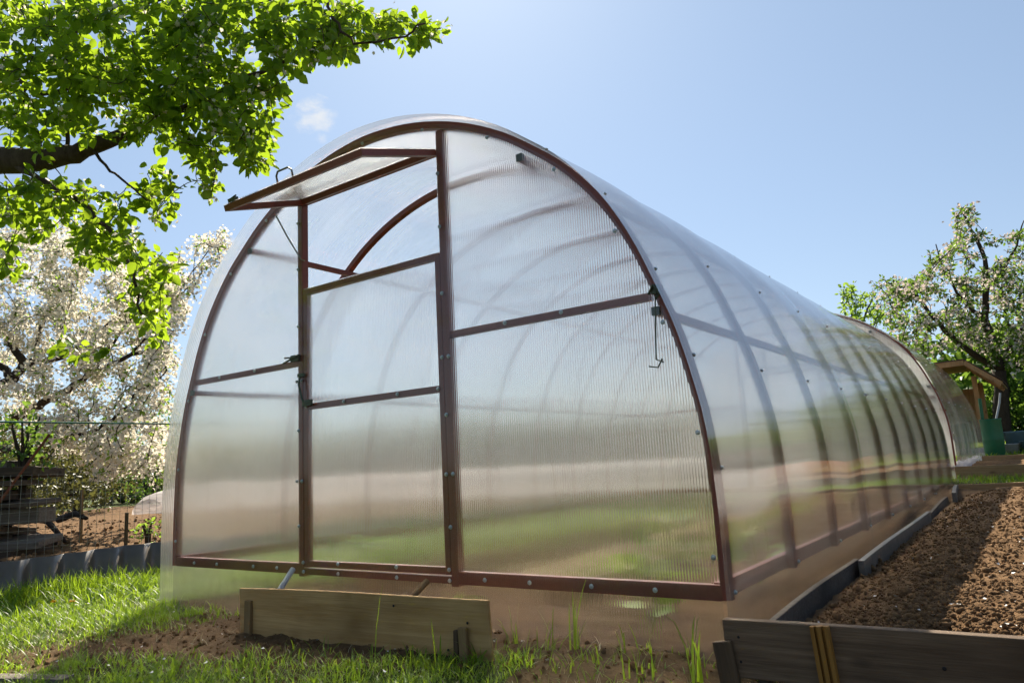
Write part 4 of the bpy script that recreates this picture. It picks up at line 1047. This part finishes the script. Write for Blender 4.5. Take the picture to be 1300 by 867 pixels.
# far wood all around
def thicket(name, label, pts, mat, leaf=.28):
    P_ = []
    for (x0, y0, x1, y1, h, n) in pts:
        for _ in range(n):
            t = R.random(); x = x0+(x1-x0)*t; y = y0+(y1-y0)*t; hh = h*(.72+.55*fnz(x*.13, y*.13, 6, 3))
            z = hh*R.random()**.75; P_.append((x+R.gauss(0, 1.1), y+R.gauss(0, 1.1), z+gbase(x, y)))
    P_ = np.array(P_); n = len(P_); Ls = RN.uniform(.5, 1.2, n)*leaf
    return tag(leaves_obj(name, P_, rnd_unit(n), rnd_unit(n)+np.array([0, 0, .4]), Ls, Ls*.7, mat, None), label, 'thicket', kind='stuff')
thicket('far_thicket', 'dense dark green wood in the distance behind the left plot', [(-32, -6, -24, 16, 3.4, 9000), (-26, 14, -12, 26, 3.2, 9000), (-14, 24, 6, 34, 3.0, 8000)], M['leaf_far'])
thicket('far_thicket', 'sunlit green wood in the distance behind the right beds', [(-6, 32, 5, 30, 4.2, 8000), (1.0, 19, 4.5, 18, 2.6, 5000), (4, 30, 18, 24, 3.6, 9000), (16, 26, 30, 12, 4.0, 6000)], M['leaf_mid'])

# ------------------------------------------------------------------ shed, barrel, buckets
sx_, sy_ = 1.45, 12.3; gzs = gbase(sx_, sy_)
sh = tag(empty('shed', (sx_, sy_, gzs)), 'small open pine shed with overhanging board roof behind the second greenhouse', 'shed')
for x, y in ((-.95, -.5), (.05, -.5), (-.95, .9), (.05, .9)): MB().bar((x, y, -.1), (x, y, 1.34 if y < 0 else 1.3), .09, .09, (0, 1, 0)).build('post', M['shed'], sh)
mb = MB()
for i in range(8): mb.box((-.45, .92, .12+i*.145), (1.1, .02, .14))
mb.build('back_wall', M['shed'], sh)
mb = MB()
for i in range(8): mb.box((-.97, -.5+.175*i+.09, .65), (.02, .168, 1.3))
mb.build('side_wall', M['shed'], sh)
# pitched roof: ridge along x at middle, near slope seen from below
rz0, rz1 = 1.62, 1.18
def slab(a, b, c, d, th, mat, nm):
    a, b, c, d = (Vector(v) for v in (a, b, c, d)); u = Vector((0, 0, th)); MB().add([a, b, c, d, a+u, b+u, c+u, d+u], [(0, 3, 2, 1), (4, 5, 6, 7), (0, 1, 5, 4), (1, 2, 6, 5), (2, 3, 7, 6), (3, 0, 4, 7)]).build(nm, mat, sh)
slab((-1.35, -1.0, rz0-.08), (-.05, -1.0, rz0-.05), (-.05, 1.3, rz0-.05), (-1.35, 1.3, rz0-.08), .03, M['shed_roof'], 'roof')
slab((-.05, -1.0, rz0-.05), (.52, -1.0, rz1-.02), (.52, 1.3, rz1-.02), (-.05, 1.3, rz0-.05), .03, M['shed_roof'], 'roof')
slab((-1.36, -1.02, rz0-.045), (-.04, -1.02, rz0-.015), (-.04, 1.32, rz0-.015), (-1.36, 1.32, rz0-.045), .012, M['felt'], 'roof_felt')
slab((-.04, -1.02, rz0-.015), (.54, -1.02, rz1+.012), (.54, 1.32, rz1+.012), (-.04, 1.32, rz0-.015), .012, M['felt'], 'roof_felt')
MB().bar((-1.35, -1.02, rz0-.10), (-.05, -1.02, rz0-.07), .02, .09).build('fascia', M['shed'], sh)
MB().bar((-.04, -1.02, rz0-.07), (.52, -1.02, rz1-.05), .02, .08).build('fascia', M['shed'], sh)
for y in (-.6, .1, .8): MB().bar((-.04, y, rz0-.11), (.48, y, rz1-.06), .04, .06).build('rafter', M['shed'], sh)

bx, by = 1.70, 10.3; bz = gbase(bx, by)
br = tag(empty('barrel', (bx, by, bz)), 'dark green plastic barrel standing beside the second greenhouse', 'barrel')
MB().lathe([(.115, 0), (.122, .02), (.133, .25), (.137, .27), (.133, .29), (.131, .52), (.137, .545), (.137, .56), (.122, .56), (.118, .50)], 28).build('body', M['green_plastic'], br, True)
MB().tube([(-.09, .02, .52), (-.085, .02, .86)], .022, 8).build('pipe', M['green_plastic'], br)
o = MB().tube([(1.72, 10.45, bz+.4), (1.83, 10.6, bz+.78), (1.86, 10.62, bz+.93)], .014, 8).build('pipe', M['bucket']); tag(o, 'light grey pipe leaning out of the green barrel', 'pipe')
def bucket(x, y, r, h, mat, label):
    z = gbase(x, y); t = tag(empty('bucket', (x, y, z)), label, 'bucket', 'buckets by the barrel')
    MB().lathe([(r*.75, 0), (r*.97, h*.93), (r*1.03, h*.95), (r*1.03, h), (r*.96, h), (r*.74, .03)], 24).build('body', M[mat], t, True)
    pts = [(math.cos(a)*r, math.sin(a)*r*.35-r*.5, h*.9-abs(math.sin(a))*h*.3) for a in np.linspace(0, math.pi, 11)]
    MB().tube(pts, .005, 5).build('handle', M['wire'], t)
bucket(1.86, 11.0, .13, .17, 'bucket', 'pale zinc bucket right of the green barrel')
bucket(1.93, 11.35, .15, .34, 'bucket2', 'blue grey tub standing behind the zinc bucket')
bucket(2.12, 11.0, .14, .20, 'bucket2', 'blue grey bucket at the right edge')

# ------------------------------------------------------------------ unseen objects added so the side wall has something to reflect
def added_tunnel(x, y0, y1, w, h, label):
    t = tag(empty('row_cover', (x, y0, .1)), label, 'row cover'); nu, nv = 40, 14; V_ = np.empty((nu+1, nv+1, 3))
    for i in range(nu+1):
        u = (y1-y0)*i/nu
        for j in range(nv+1):
            a = math.pi*j/nv; V_[i, j] = (-math.cos(a)*w, u, math.sin(a)*h*(1-.06*abs(math.sin(u*3.1)))+gbase(x, y0+u))
    q = np.arange(nu*(nv+1)).reshape(nu, nv+1)[:, :-1].ravel(); Lp = np.stack([q, q+1, q+nv+2, q+nv+1], 1)
    mesh_np('cover', V_, Lp.ravel(), np.full(len(q), 4), M['film'], t, smooth=True)
added_tunnel(3.15, 2.6, 5.6, .40, .40, 'white covered low tunnel added out of view for the side wall to reflect')  # added outside the frame, gives the white reflection low on the side wall
bp = tag(empty('added_brick_stack', (3.75, 8.6, .25)), 'stack of orange bricks added out of view for the side wall to reflect', 'added brick stack')  # added outside the frame, gives the orange band reflected in the side wall
sh.scale = (.8, .9, .92)
for r_ in range(4):
    mb = MB()
    for i in range(14): mb.box((0, i*.26-.9, .05+r_*.105), (.5, .245, .095))
    mb.build('course', M['orange'], bp)

fn = tag(empty('added_board_fence', (7.0, 21.0, .3)), 'long pale board fence added out of view for the side wall to reflect', 'fence')  # added outside the frame, gives a pale line in the side wall's reflection
mb = MB()
for i in range(60): mb.box((i*.16, 0, .75+R.gauss(0, .008)), (.15, .02, 1.35))
mb.build('boards', M['board_new'], fn)
for z in (.35, 1.2): MB().box((4.8, .03, z), (9.6, .04, .08)).build('rail', M['board_old'], fn)
